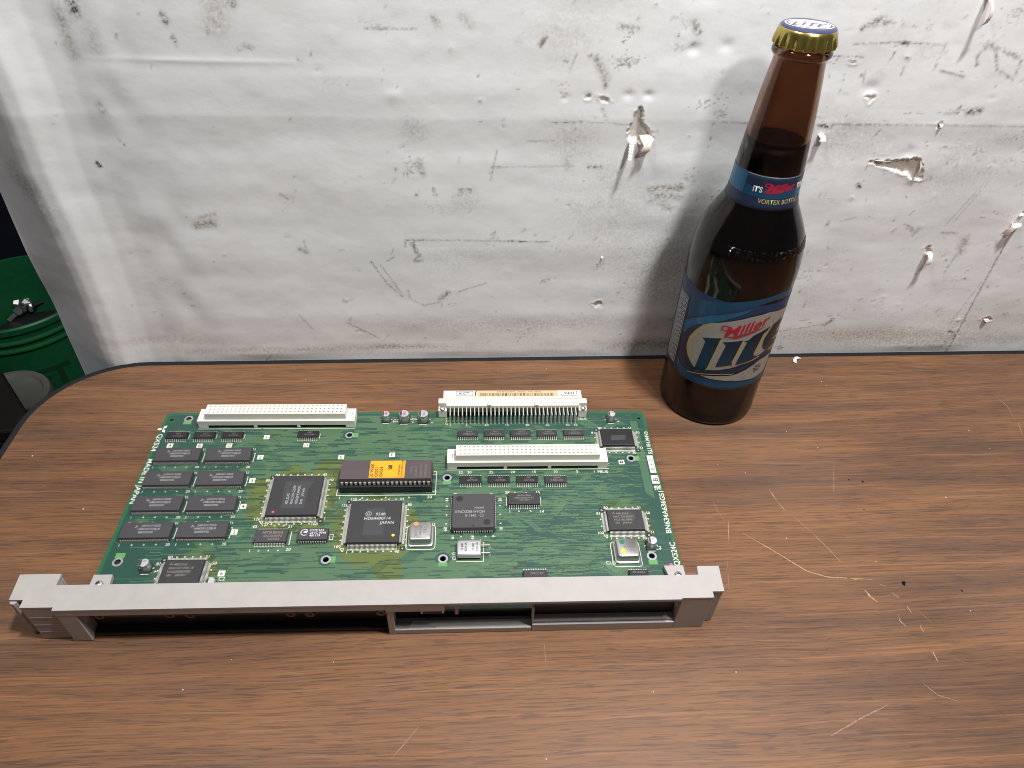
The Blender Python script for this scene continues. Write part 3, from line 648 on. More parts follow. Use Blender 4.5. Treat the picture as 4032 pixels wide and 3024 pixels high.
g = MB(); g.add([(a * k * stretch, b * k, c_ * k) for a, b, c_ in vs], fs)
wrap(g, BR, 126.2, math.radians(-129), off=.12, step=3).build('embossed_lettering', m_glass, glass, smooth=True)

# ---- labels
def print_mat(name, col, rough=.38, metal=0.0, dirt=.35):
    m = mat(name, col, rough, metal, .5); t_ = NT(m); n_ = t_.noise(t_.coord(), 330, 5, .7); n2 = t_.noise(t_.coord(), 42, 3, .6)
    w_ = t_.math('MULTIPLY', t_.ramp(n_, [(.56, (0, 0, 0)), (.66, (1, 1, 1))]), t_.ramp(n2, [(.42, (0, 0, 0)), (.62, (1, 1, 1))]))
    t_.color(t_.mix(t_.math('MULTIPLY', w_, dirt), col, tuple(.25 * c_ + .03 for c_ in col))); return m
m_navy2 = print_mat('label_navy', (0.010, 0.020, 0.050)); m_blue = print_mat('label_blue', (0.012, 0.072, 0.155), .3, .25); m_sky = print_mat('label_sky', (0.022, 0.125, 0.25), .3, .3)
m_silver = print_mat('label_silver', (0.32, 0.31, 0.28), .45, .15, .8); m_gold = print_mat('label_gold', (0.52, 0.40, 0.09), .35, .4); m_redp = print_mat('label_red', (0.40, 0.012, 0.04))
m_ltr = print_mat('label_letter_blue', (0.014, 0.05, 0.105), .28, .3); t = NT(m_ltr); cz = t.n('ShaderNodeSeparateXYZ'); t.l(t.coord(), cz.inputs[0]); t.color(t.mix(.5, t.ramp(t.math('MULTIPLY_ADD', cz.outputs[2], 22.0), [(.0, (.006, .014, .03)), (.35, (.012, .07, .12)), (.55, (.012, .05, .10)), (.95, (.005, .010, .022))]), (.008, .03, .06))); t.b.inputs['Base Color'].links[0].from_node.inputs[6].links[0].from_node.inputs[0].links[0].from_node.inputs[2].default_value = -.75
m_white = print_mat('label_white', (0.62, 0.62, 0.60)); m_grey = print_mat('label_grey', (0.36, 0.37, 0.38)); m_goldt = print_mat('label_gold_text', (0.33, 0.28, 0.12))
R_L = 32.1; TH0 = math.radians(-85)
def lab(x, y):
    """crop pixel -> flat label coordinates (arc mm, height mm)"""
    d = ray((2550 + x / 2.553, 1050 + y / 2.553)); o = np.array([-BX, -BY]); A = d[:2] @ d[:2]; B_ = 2 * o @ d[:2]; C_ = o @ o - R_L * R_L
    disc_ = max(0.0, B_ * B_ - 4 * A * C_); t_ = (-B_ - math.sqrt(disc_)) / (2 * A); X = CAMP + t_ * d
    return (math.atan2(X[1] - BY, X[0] - BX) - TH0) * R_L, X[2]
g = MB(); N_ = 96; prl = [(R_L + .02, 32.4), (R_L + .1, 32.5), (R_L + .1, 97.1), (R_L + .02, 97.2)]
g.lathe(prl, N_, cap0=False, cap1=False); body_label = g.build('body_label', m_navy2, BT, smooth=True)
_lay = [0]
def smooth_loop(P, n=4):
    out = []; L = len(P)
    for i in range(L):
        p0, p1, p2, p3 = P[i - 1], P[i], P[(i + 1) % L], P[(i + 2) % L]
        for k_ in range(n):
            u = k_ / n; out.append(tuple(.5 * (2 * b + (c_ - a) * u + (2 * a - 5 * b + 4 * c_ - d) * u * u + (3 * b - a - 3 * c_ + d) * u ** 3) for a, b, c_, d in zip(p0, p1, p2, p3)))
    return out
def printed(name, m_, poly=None, mb=None, curved=False, grow=0.0):
    _lay[0] += 1
    if mb is None:
        P = [lab(*p) for p in poly]
        if curved: P = smooth_loop(P)
        mb = MB(); mf = outline([P], -.005, .005); mb.add([(a, b, 0) for a, b, c_ in mf.v], [f_ for f_ in mf.f if all(mf.v[i][2] > 0 for i in f_)])
    mb.v = [(a, b - 65, c_) for a, b, c_ in mb.v]
    return wrap(mb, R_L, 65, TH0, off=.11 + .02 * _lay[0], step=2).build(name, m_, body_label, smooth=True)
printed('blue_band', m_blue, [(425, 300), (560, 335), (800, 358), (1000, 348), (1200, 313), (1350, 258), (1462, 190), (1440, 248), (1250, 345), (1000, 415), (800, 455), (600, 485), (410, 495)])
printed('blue_rim', m_blue, [(295, 840), (330, 960), (420, 1050), (520, 1110), (700, 1135), (900, 1130), (1060, 1070), (1180, 940), (1150, 1075), (1060, 1160), (900, 1210), (720, 1215), (560, 1190), (420, 1125), (330, 1050), (290, 960)], curved=True)
printed('sky_swoosh', m_sky, [(378, 535), (470, 512), (640, 490), (860, 470), (1060, 425), (1000, 470), (800, 530), (640, 568), (500, 572), (410, 615), (355, 670)], curved=False)
printed('oval_shadow', m_navy2, [(1380, 378), (1150, 455), (900, 525), (640, 582), (490, 582), (400, 630), (348, 705), (322, 800), (335, 900), (380, 980), (450, 1045), (560, 1075), (700, 1085), (880, 1070), (1050, 1000), (1200, 880), (1290, 700), (1350, 520)])
printed('silver_field', m_silver, [(1392, 392), (1230, 455), (1050, 505), (850, 548), (640, 566), (560, 580), (480, 638), (420, 700), (398, 790), (405, 870), (440, 960), (470, 1003), (560, 1033), (700, 1038), (860, 1012), (1000, 950), (1150, 860), (1230, 780), (1300, 640), (1350, 500)])
def stroke(pts, w):
    g_ = MB(); g_.line([lab(*p) for p in pts], w, 0); return g_
printed('gold_rim', m_gold, mb=stroke([(640, 592), (600, 604), (560, 620), (510, 648), (470, 680), (438, 710), (415, 745), (403, 780), (400, 815), (404, 850), (410, 882), (424, 920), (440, 952), (472, 1000)], 1.1))
L_ = [(552, 708), (745, 716), (722, 752), (598, 1012), (575, 1036), (455, 1034), (478, 1000), (582, 748)]
I_ = [(755, 757), (960, 738), (940, 775), (842, 962), (850, 985), (680, 1006), (700, 960), (788, 790)]
T_ = [(968, 748), (1015, 735), (1065, 690), (1160, 640), (1235, 590), (1200, 640), (1165, 668), (1062, 868), (1062, 890), (1110, 890), (1030, 940), (878, 985), (905, 930), (1000, 756)]
E_ = [(1262, 575), (1335, 508), (1350, 512), (1300, 610), (1280, 650), (1305, 630), (1290, 670), (1255, 705), (1245, 725), (1280, 700), (1260, 760), (1200, 825), (1158, 822), (1150, 785), (1170, 720)]
def shift(P, dx, dy): return [(x + dx, y + dy) for x, y in P]
for P in (L_, I_, T_, E_): printed('letter_shade', m_gold, shift(P, 13, 5))
for P in (L_, I_, T_, E_): printed('letter', m_ltr, P)
printed('underline', m_navy2, [(402, 1040), (470, 1060), (680, 1078), (860, 1072), (960, 1032), (1052, 958), (1030, 963), (870, 1020), (680, 1038), (560, 1036)])
printed('underline_gold', m_gold, mb=stroke([(402, 1043), (470, 1063), (560, 1074), (680, 1081), (780, 1080), (860, 1074)], .55))
printed('silver_swoosh', m_silver, [(520, 1084), (680, 1096), (860, 1086), (985, 1030), (1120, 930), (1215, 860), (1195, 945), (1150, 1040), (1050, 1115), (900, 1142), (760, 1140), (620, 1122)])
a0, a1 = lab(770, 700), lab(1240, 535); ang = math.atan2(a1[1] - a0[1], a1[0] - a0[0]); ctr = lab(1010, 608)
g = MB(); vs, fs, wd = glyphs('Miller', .016, .42); Lw = math.hypot(a1[0] - a0[0], a1[1] - a0[1]); g.text('Miller', ctr[0], ctr[1], 6.3, 0, ang, .016, .42, sx=Lw / (wd * 6.3 / .72))
sw = [lab(*p) for p in ((765, 708), (905, 690), (1060, 640), (1190, 590), (1060, 658), (900, 714))]; b_ = len(g.v); g.add([(a, b, 0) for a, b in sw], [(0, 5, 4, 1), (1, 4, 3, 2)])
g.line([lab(*p) for p in ((800, 640), (765, 640), (745, 620), (755, 598), (790, 592), (840, 610), (850, 630))], .7, 0)
printed('script_lettering', m_redp, mb=g)
g = MB(); c_ = lab(1090, 1010)
for a in range(6):
    th = a * math.pi / 3; ex, ey = math.cos(th), math.sin(th)
    g.add([(c_[0] + ex * .5 - ey * 0, c_[1] + ey * .5, 0), (c_[0] + ex * 2.2 + ey * .8, c_[1] + ey * 2.2 - ex * .8, 0), (c_[0] + ex * 3.6, c_[1] + ey * 3.6, 0), (c_[0] + ex * 2.2 - ey * .8, c_[1] + ey * 2.2 + ex * .8, 0)], [(0, 1, 2, 3)])
cc = lab(1075, 965); g.text('GREAT', cc[0], cc[1] + 1.2, 1.5, 0, .6, .01)
printed('hop_emblem', m_ltr, mb=g)
g = MB(); random.seed(9)          # the small print on the back edge, too fine to read
for i in range(9):
    x = -41.6 - i * 1.35; z = 37.5
    while z < 88:
        l = random.uniform(.8, 3.2); g.rect(x - .38, x + .38, z, min(88, z + l), 0); z += l + random.uniform(.35, .6)
printed('small_print', m_grey, mb=g)
g = MB(); g.rect(-40.6, -40.0, 36, 90, 0); printed('side_strip', m_navy2, mb=g)
# neck label
g = MB(); zs = [150.9 + 18.2 * i / 8 for i in range(9)]
g.lathe([(BR(zs[0]) + .02, zs[0] - .05)] + [(BR(z) + .14, z) for z in zs] + [(BR(zs[-1]) + .02, zs[-1] + .05)], N_, cap0=False, cap1=False); neck_label = g.build('neck_label', m_navy2, BT, smooth=True)
def neck(name, m_, mb, lay):
    return wrap(mb, BR, 160, TH0, off=.16 + .02 * lay, step=1.5).build(name, m_, neck_label, smooth=True)
RN = BR(160); nx = lambda deg: math.radians(deg + 85) * RN
g = MB()
for i in range(4): g.rect(nx(-230), nx(-141), -2.6 + i * 2.75, .15 + i * 2.75, 0)
neck('sky_block', m_sky, g, 1)
g = MB()
for i in range(4): g.rect(nx(-140), nx(30), -2.6 + i * 1.3, -1.3 + i * 1.3, 0)
neck('blue_band', m_blue, g, 1)
g = MB()
for i in range(20): g.rect(nx(-140 + i * 9), nx(-131.2 + i * 9), 8.75, 9.0, 0)
neck('edge_line', m_grey, g, 2)
g = MB(); g.text("IT'S", nx(-117.5), 1.7, 3.1, 0, .02, .03, sx=.8); neck('its_lettering', m_white, g, 3)
g = MB(); g.text('Miller', nx(-79), 3.5, 4.4, 0, .10, .03, .42, sx=1.12); g.line([(nx(-106), .6), (nx(-92), .5), (nx(-78), 1.4)], .8, 0); g.line([(nx(-100), 3.4), (nx(-107), 3.8), (nx(-106), 5.2), (nx(-99), 5.4), (nx(-94), 4.4)], .6, 0); neck('script_lettering', m_redp, g, 3)
g = MB(); g.text('TIME', nx(-38), 3.6, 3.1, 0, .02, .03, sx=.8); neck('time_lettering', m_white, g, 3)
g = MB(); g.text('VORTEX BOTTLE', nx(-77), -4.3, 2.5, 0, .0, .02, sx=.87); neck('gold_lettering', m_goldt, g, 3)
# crown cap
m_cap = mat('gold_cap_metal', (0.50, 0.40, 0.11), 0.27, 0.95); m_capn = mat('cap_navy_print', (0.03, 0.035, 0.11), .25, .2); m_capw = mat('cap_white_print', (0.80, 0.72, 0.72), .35)
g = MB(); n = 168; rings = []
for r, z, amp in ((14.6, 230.0, .75), (14.75, 230.6, .75), (14.6, 232.2, .6), (14.35, 234.0, .35), (14.2, 235.6, .1), (14.0, 236.8, 0), (13.5, 237.9, 0), (12.6, 238.6, 0), (11.2, 238.9, 0)):
    rings.append([((r + amp * math.cos(21 * a)) * math.cos(a), (r + amp * math.cos(21 * a)) * math.sin(a), z) for a in [6.28318 * i / n for i in range(n)]])
g.loft(rings, False, True); cap = smooth_angle(g.build('crown_cap', m_cap, BT), 60)
g = MB(); g.lathe([(13.35, 238.06), (12.6, 238.68), (11.1, 238.99), (.2, 239.0)], 48, cap0=False); g.build('cap_print', m_capn, cap, smooth=True)
def ell(rx, ry, n=40): return [(rx * math.cos(6.28318 * i / n), ry * math.sin(6.28318 * i / n)) for i in range(n)]
rc = math.radians(-12)
def rotp(P): return [(x * math.cos(rc) - y * math.sin(rc), x * math.sin(rc) + y * math.cos(rc)) for x, y in P]
for lay, (rx, ry, m_) in enumerate(((11.6, 8.0, m_capw), (10.9, 7.3, m_capn), (9.9, 6.4, m_capw))):
    g = MB(); g.add([(x, y, 239.03 + .02 * lay) for x, y in rotp(ell(rx, ry))], [tuple(range(40))]); g.build('cap_oval', m_, cap)
g = MB(); g.text('LITE', 0, -.6, 6.6, 239.1, rc, .02, .35, sx=.92); g.build('cap_lettering', m_capn, cap)
g = MB(); g.text('Miller', .5, 4.3, 1.5, 239.1, rc, .02, .4); g.build('cap_script', mat('cap_red_print', (.55, .06, .09), .4), cap)

# ================================================================== the circuit board module
CB = bpy.data.objects.new('circuit_board', None); COL.objects.link(CB); CB.empty_display_size = .02
CB.matrix_world = Matrix.Translation((0, .280, .01473)) @ _rot(0.0247819, 0.000866, 0.0702758)
tag(CB, 'green circuit board crowded with black chips and fixed in a long grey plastic front frame', 'circuit board')
def c1(x, y): return (500 + x / 2.212, 1500 + y / 2.212)
def c2(x, y): return (1200 + x / 2.765, 1700 + y / 2.765)
def c3(x, y): return (1650 + x / 2.765, 1500 + y / 2.765)
def c4(x, y): return (2150 + x / 2.765, 1500 + y / 2.765)
def c5(x, y): return (1900 + x / 2.212, 1900 + y / 2.212)
def c6(x, y): return (x / 2.212, 2100 + y / 2.212)
def c7(x, y): return (300 + x / 4.1475, 1900 + y / 4.1475)
def stained(name, col, rough, spec=.5):
    """solder resist; the flux round the two big chips has left an olive stain"""
    m = mat(name, col, rough, 0, spec); t_ = NT(m); v_ = t_.coord(); n_ = t_.noise(v_, 55, 4, .6); fine_ = t_.noise(v_, 1400, 3, .6)
    tot = None
    for (u_, v0, r_) in ((-122, -17, 39), (-74, -36, 37), (-64, -62, 11), (64, -34, 25), (-165, -62, 24), (-104, 6, 14)):
        d_ = t_.n('ShaderNodeVectorMath', operation='DISTANCE'); t_.l(v_, d_.inputs[0]); d_.inputs[1].default_value = (u_ * MM, v0 * MM, 0)
        e_ = t_.math('DIVIDE', d_.outputs['Value'], r_ * MM); e_ = t_.math('ADD', e_, t_.math('MULTIPLY', n_, .7))
        k_ = t_.ramp(e_, [(.98, (1, 1, 1)), (1.0, (.8, .8, .8))] if False else [(.93, (1, 1, 1)), (1.0, (0, 0, 0))]); tot = k_ if tot is None else t_.math('MAXIMUM', tot, k_)
    ol = (col[0] * 1.35 + .006, col[1] * .93, col[2] * .42)
    c_ = t_.mix(t_.math('MULTIPLY', fine_, .3), col, tuple(x * .8 for x in col))
    t_.color(t_.mix(t_.math('MULTIPLY', tot, .9), c_, ol)); return m
m_mask = stained('solder_resist_dark', (0.024, 0.074, 0.056), .33)
m_cu = stained('solder_resist_over_copper', (0.076, 0.148, 0.080), .33)
m_cu2 = mat('trace_over_laminate', (0.092, 0.185, 0.10), .35)
m_edge = mat('bare_laminate_green', (0.020, 0.115, 0.052), .4)
m_side = mat('board_side', (0.05, 0.13, 0.06), .6)
m_pad = mat('bright_pad_green', (0.12, 0.30, 0.10), .35)
m_silk = mat('silkscreen_white', (0.70, 0.68, 0.60), .6); m_ink = mat('black_ink_and_gaps', (0.012, 0.012, 0.012), .6)
m_tin2 = mat('tinned_metal', (0.70, 0.68, 0.64), .38, .55); m_ring = mat('plated_ring', (0.42, 0.43, 0.47), .45, .6)
m_pkg = speckled('chip_epoxy', (0.030, 0.029, 0.031), .55, .12, 1500); m_pkg2 = speckled('memory_chip_epoxy', (0.050, 0.047, 0.052), .6, .10, 1500); m_pkgd = speckled('dark_chip_epoxy', (0.014, 0.014, 0.015), .42, .1, 1500)
m_mold = mat('polished_mark', (0.018, 0.018, 0.02), .35); m_etch = mat('laser_marking', (0.33, 0.325, 0.33), .7); m_etch2 = mat('faint_marking', (0.17, 0.16, 0.155), .7); m_bright = mat('white_marking', (0.62, 0.62, 0.63), .6)
m_via = mat('via_copper', (0.060, 0.040, 0.028), .5)
# --- bare board
HOLES = [(-196, 47.6), (-95.8, 33.1), (-96.9, -55.7), (-36.2, -56.2), (-35.4, -1.3), (74.7, 12.6), (74.6, -56.4), (-202.4, -55.3)]
SMALL = [(-206.0, 46.5), (85.2, 46.2)]
U0, U1, V0, V1 = -210.6, 89.3, -85.4, 53.0
OUT = [(U0, V0), (U1, V0), (U1, V1 - 3.2), (U1 - .8, V1 - .9), (U1 - 3.2, V1), (U0 + 3.2, V1), (U0 + .8, V1 - .9), (U0, V1 - 3.2)]
bd = outline([OUT] + [circle(a, b, 1.65) for a, b in HOLES] + [circle(a, b, 1.25) for a, b in SMALL], -1.6, 0)
board = bd.build('board', m_mask, CB)
ins = [(U0 + 1.9, V0), (U1 - 1.9, V0), (U1 - 1.9, V1 - 4), (U1 - 4.2, V1 - 1.9), (U0 + 4.2, V1 - 1.9), (U0 + 1.9, V1 - 4)]
e = outline([[(a + (.03 if a < 0 else -.03), b - (.03 if b > 0 else 0)) for a, b in OUT], ins], 0.004, 0.02); e.build('board_margin', m_edge, board)
# --- copper under the resist: a random but ruled layout, denser where the photograph is lighter
rg = np.random.default_rng(12); CU = CV = .31
nu, nv = int((U1 - U0 - 5) / CU), int((V1 - V0 - 4) / CV)
uu = U0 + 2.5 + (np.arange(nu) + .5) * CU; vv = V0 + 1 + (np.arange(nv) + .5) * CV; UU, VV = np.meshgrid(uu, vv)
CTRL = [(-192, 15, .28), (-163, 0, .30), (-192, -20, .25), (-165, -37, .3), (-200, -60, .05), (-180, -66, .10), (-145, 25, .62), (-110, 28, .74), (-70, 30, .84), (-40, 32, .76), (-142, 5, .66), (-142, -40, .66), (-120, 10, .80), (-90, 12, .78), (-60, 12, .62), (-35, 16, .66), (-108, -65, .86), (-80, -62, .82), (-50, -68, .88), (-15, -68, .70), (-130, -62, .78), (-45, -25, .5), (-100, -30, .6),
        (0, -30, .34), (15, -55, .46), (40, -30, .26), (45, -55, .32), (70, -20, .12), (60, -5, .25), (30, -12, .45), (0, -12, .52), (84, 0, .06), (84, -40, .06), (84, 40, .06), (60, 42, .30), (20, 42, .25), (-10, 44, .30), (-45, 44, .45), (-95, 45, .42), (10, 24, .64), (50, 22, .55), (-20, 24, .6), (-200, 44, .05), (-190, 40, .2), (70, -70, .2), (40, -70, .35), (75, 12, .45)]
num = np.zeros_like(UU); den = np.zeros_like(UU)
for a, b, p in CTRL:
    w_ = 1 / (((UU - a) ** 2 + 1.5 * (VV - b) ** 2) + 25) ** 1.6; num += w_ * p; den += w_
PR = num / den; lit = PR > .5
for _ in range(5200):                                 # ruled slots and runs, 45 degree ends, painted over one another
    i0, j0 = rg.integers(0, nu), rg.integers(0, nv); p = PR[j0, i0]; v_ = rg.random() < p
    h_ = int(rg.choice([1, 1, 2, 2, 3, 4, 6, 8])) if v_ and p > .4 else 1 if v_ else int(rg.choice([1, 1, 2, 2, 3, 4, 5])); L_n = int(rg.exponential(26) + 8) + 3 * h_
    sa, sb = rg.choice([-1, 0, 1]), rg.choice([-1, 0, 1])
    for k in range(h_):
        j = j0 + k
        if j >= nv: break
        a, b = max(0, i0 + sa * k), min(nu, i0 + L_n + sb * k)
        if b > a: lit[j, a:b] = v_
for a, b in HOLES + SMALL: lit &= np.hypot(UU - a, VV - b) > 3.9
tr_ = MB()
for j in range(nv):
    ed = np.flatnonzero(np.diff(np.concatenate([[0], lit[j].astype(int), [0]])))
    for a, b in zip(ed[::2], ed[1::2]):
        tr_.rect(uu[a] - CU / 2, uu[b - 1] + CU / 2, vv[j] - CV / 2, vv[j] + CV / 2, .022)
tr_.build('copper_areas', m_cu, board, stuff=True)
ln = MB(); lnd = MB(); vi = MB(); random.seed(21)
def lite_at(u_, v_):
    i = int((u_ - U0 - 2.5) / CU); j = int((v_ - V0 - 1) / CV); return 0 <= i < nu and 0 <= j < nv and lit[j, i]
def via(u_, v_):
    if U0 + 3 < u_ < U1 - 3 and V0 + 2 < v_ < V1 - 2: vi.disc(u_, v_, .34, .045, 7)
for _ in range(1000):                                  # single traces with a 45 degree jog
    zone = random.random()
    u_, v_ = (random.uniform(-12, 78), random.uniform(-75, 22)) if zone < .5 else (random.uniform(-200, 70), random.uniform(-80, 48))
    L = random.uniform(5, 26); j = random.choice([0, 0, -1, 1]) * random.uniform(.8, 2.6); m = random.uniform(.2, .8) * L
    if u_ + L + abs(j) > U1 - 10 or any(abs(v_ - b) < 5.5 and u_ - 4 < a < u_ + L + 4 for a, b in HOLES): continue
    pts = [(u_, v_), (u_ + m, v_)] + ([(u_ + m + abs(j), v_ + j)] if j else []) + [(u_ + L + abs(j), v_ + j)]
    (lnd if lite_at(u_ + L / 2, v_) and random.random() < .7 else ln).line(pts, .30, .034)
    if random.random() < .7: via(*pts[-1])
    if random.random() < .45: via(*pts[0])
for _ in range(150):                                  # ribbons of parallel diagonals
    u_, v_ = random.uniform(-205, 70), random.uniform(-80, 42); n_ = random.randint(5, 11); L = random.uniform(3, 8); d = random.choice([-1, 1]); ph = .62
    if any(math.hypot(u_ - a, v_ - b) < 17 for a, b in HOLES): continue
    tgt = lnd if lite_at(u_ + n_ * ph / 2, v_ + L / 2) else ln
    for i in range(n_): tgt.line([(u_ + i * ph * 1.35, v_), (u_ + i * ph * 1.35 + d * L, v_ + L)], .26, .036)
for _ in range(60):                                   # rows of vias
    u_, v_ = random.uniform(-150, 70), random.uniform(-78, 42); n_ = random.randint(3, 9); d = random.choice([(1.27, 0), (1.9, 0), (.9, .9), (.9, -.9)])
    if any(abs(v_ - b) < 9 and u_ - 4 < a < u_ + 20 for a, b in HOLES): continue
    for i in range(n_): via(u_ + i * d[0], v_ + i * d[1])
for i in range(11):                                   # the bundle beside the right edge
    ln.line([(79.2 + i * .42, 44), (79.2 + i * .42, -14 - i * .4)], .24, .034)
ln.build('traces', m_cu2, board, stuff=True); lnd.build('trace_gaps', m_mask, board, stuff=True); vi.build('vias', m_via, board, stuff=True)
# --- plated mounting rings and their pads
for i, (a, b) in enumerate(HOLES):
    g = MB(); pu = [(0, -4.6), (5.4, 0), (5.0, .4), (0, -4.6), (0, -5), (5.0, 0), (0, -5.2), (0, 5.4)][i]
    if pu[0]: g.rect(a, a + pu[0], b - 1.9, b + 1.9, .05)
    else: g.rect(a - 2.4, a + 2.4, min(b, b + pu[1]), max(b, b + pu[1]), .05)
    q_ = outline([[(x, y) for x, y, z in g.v], circle(a, b, 1.66)] if False else [[(x, y) for x, y, z in g.v]], .03, .05)
    # pad is cut so that the hole stays open
    if pu[0]: g = MB(); g.rect(a + 2.2, a + pu[0], b - 1.9, b + 1.9, .05)
    else: g = MB(); g.rect(a - 2.4, a + 2.4, *( (b + pu[1], b - 2.2) if pu[1] < 0 else (b + 2.2, b + pu[1])), .05)
    g.build('ground_pad', m_pad, board)
    r = outline([circle(a, b, 2.65), circle(a, b, 1.6)], .01, .09); r.build('mounting_ring', m_ring, board)
for a, b in SMALL: outline([circle(a, b, 2.0), circle(a, b, 1.2)], .01, .05).build('corner_ring', m_edge, board)
# --- silkscreen
sk = MB(); ZS = .07; BOXES = MB(); INK = MB()
def st(txt, u_, v_, h=1.5, rot=0.0, bold=.012, **kw): sk.text(txt, u_, v_, h * 1.12, ZS, rot, min(bold, .006), **kw)
def sp(txt, px, h=1.5, rot=0.0, bold=.012, **kw): u_, v_ = on_board(px); st(txt, u_, v_, h, rot, bold, **kw)
def tri(u_, v_, s=.75, d=1): sk.add([(u_ - s * .6, v_ - d * s * .5, ZS), (u_ + s * .6, v_ - d * s * .5, ZS), (u_, v_ + d * s * .7, ZS)], [(0, 1, 2) if d > 0 else (0, 2, 1)])
def trih(u_, v_, s=.75, d=1): sk.add([(u_ - d * s * .5, v_ - s * .6, ZS), (u_ - d * s * .5, v_ + s * .6, ZS), (u_ + d * s * .7, v_, ZS)], [(0, 2, 1) if d > 0 else (0, 1, 2)])
def along(txt, p0, p1, h, bold=.008, tgt=None, z=ZS):
    a, b = on_board(p0), on_board(p1); L = math.hypot(b[0] - a[0], b[1] - a[1]); wd = glyphs(txt, bold, 0)[2]
    (tgt or sk).text(txt, (a[0] + b[0]) / 2, (a[1] + b[1]) / 2, h, z, math.atan2(b[1] - a[1], b[0] - a[0]), bold, sx=L / (wd * h / .72))
along('QX524C', c5(1695, 725), c5(1648, 520), 3.0); along('BN634A636G51', c5(1622, 440), c5(1552, 75), 3.0); along('現', c5(1532, 65), c5(1520, 25), 3.2, .01)
along('1B1,M4V0', c4(1118, 720), c4(1083, 552), 2.4, .01); along('RU', c4(1140, 790), c4(1122, 735), 3.0, .01)
along('QX524', c7(2212 * 0 + (355.0 - 300) * 0 + (1265 / 2.212 + 0) * 0 + 1230, -0) if False else F(348, 938), F(331, 975), 3.0); along('MADE IN JAPAN', F(326, 992), F(285, 1088), 3.0)
def label_box(px, txt, w=3.4, h=3.4, rot=0.0, th=2.2, name=None):
    a, b = on_board(px); ca, sa = math.cos(rot), math.sin(rot)
    BOXES.add([(a + x * ca - y * sa, b + x * sa + y * ca, ZS) for x, y in ((-w / 2, -h / 2), (w / 2, -h / 2), (w / 2, h / 2), (-w / 2, h / 2))], [(0, 1, 2, 3)])
    INK.text(txt, a, b, th, ZS + .02, rot, .004)
for txt, p in (('A', c1(375, 563)), ('B', c1(633, 565)), ('C', c1(890, 563)), ('D', c1(1562, 560)), ('1', c1(1217, 490)), ('2', c1(1162, 665)), ('3', c1(1091, 868)), ('4', c1(1013, 1093)), ('5', c1(935, 1316)), ('E', c1(1866, 664)), ('F', c2(952, 251)), ('6', c6(1930, 350)), ('M', c4(822, 884))): label_box(p, txt)
label_box(c4(1148, 905), 'E  S  D', 13.6, 3.6, math.pi / 2 + .0, 2.3); label_box(c4(1188, 1073), 'B', 6.2, 4.3, math.pi / 2, 3.2)
# three-diamond emblem beside the left edge
def diamonds(tgt, u_, v_, r, z, rot=0.0):
    for k in range(3):
        a = rot + math.pi / 2 + k * 2.0944; d = lambda ang, q: (u_ + q * math.cos(ang), v_ + q * math.sin(ang), z)
        tgt.add([d(a, .02 * r), d(a - .5236, .577 * r), d(a, r), d(a + .5236, .577 * r)], [(0, 1, 2, 3)])
a, b = on_board(F(352, 927)); diamonds(sk, a, b, 3.6, ZS, -.52)

# ------------------------------------------------------------------ packages
def gull(mb, x, y, nx, ny, w, reach, ztop, foot):
    """gull-wing lead at (x, y) on the body wall, pointing along (nx, ny)"""
    tx, ty = -ny, nx
    def q(o, z0, o2, z1, th):
        P = []
        for oo, z in ((o, z0), (o2, z1)):
            for s_ in (-1, 1):
                for zz in (0, th): P.append((x + nx * oo + tx * s_ * w / 2, y + ny * oo + ty * s_ * w / 2, z + zz))
        mb.add(P, [(0, 1, 3, 2), (4, 6, 7, 5), (0, 4, 5, 1), (2, 3, 7, 6), (1, 5, 7, 3), (0, 2, 6, 4)])
    q(-.05, ztop, reach * .38, ztop, .18); q(reach * .36, ztop + .02, reach * .56, .12, .2); q(reach * .54, .06, reach, .06, .16)
def jlead(mb, x, y, nx, ny, w, h):
    a, b = (w / 2, .2) if ny else (.2, w / 2)
    mb.box(x + nx * .2 - a, x + nx * .2 + a, y + ny * .2 - b, y + ny * .2 + b, .12, h, 0); c_ = .55
    mb.box(x + nx * .05 - a, x + nx * .05 + a, y + ny * .05 - b, y + ny * .05 + b, .02, .3)
def body_box(mb, w, d, z0, z1, dr=.25, cut=None):
    zm = (z0 + z1) / 2; mb.box(-w / 2 + dr * .6, w / 2 - dr * .6, -d / 2 + dr * .6, d / 2 - dr * .6, z0, zm, -dr * .6)
    mb.box(-w / 2, w / 2, -d / 2, d / 2, zm, z1, dr)
def finish(name, body, m_body, lead, lines, loc, rz=0.0, bevel=.12, lm=None, marks=None, label=None):
    o = body.build(name, m_body, CB, loc, rz, bevel=bevel)
    if lead is not None: lead.build('leads', m_tin2, o, stuff=True)
    if marks is not None: marks.build('polished_mark', m_mold, o)
    if lines is not None and lines.v: lines.build('lettering', lm or m_etch, o)
    if label: o['label'] = label
    return o
def clone(o, loc, rz=0.0, swap=None):
    c_ = o.copy(); COL.objects.link(c_); c_.parent = CB; c_.location = [x * MM for x in loc]; c_.rotation_euler.z = rz
    for ch in o.children:
        d = ch.copy(); COL.objects.link(d); d.parent = c_
    return c_
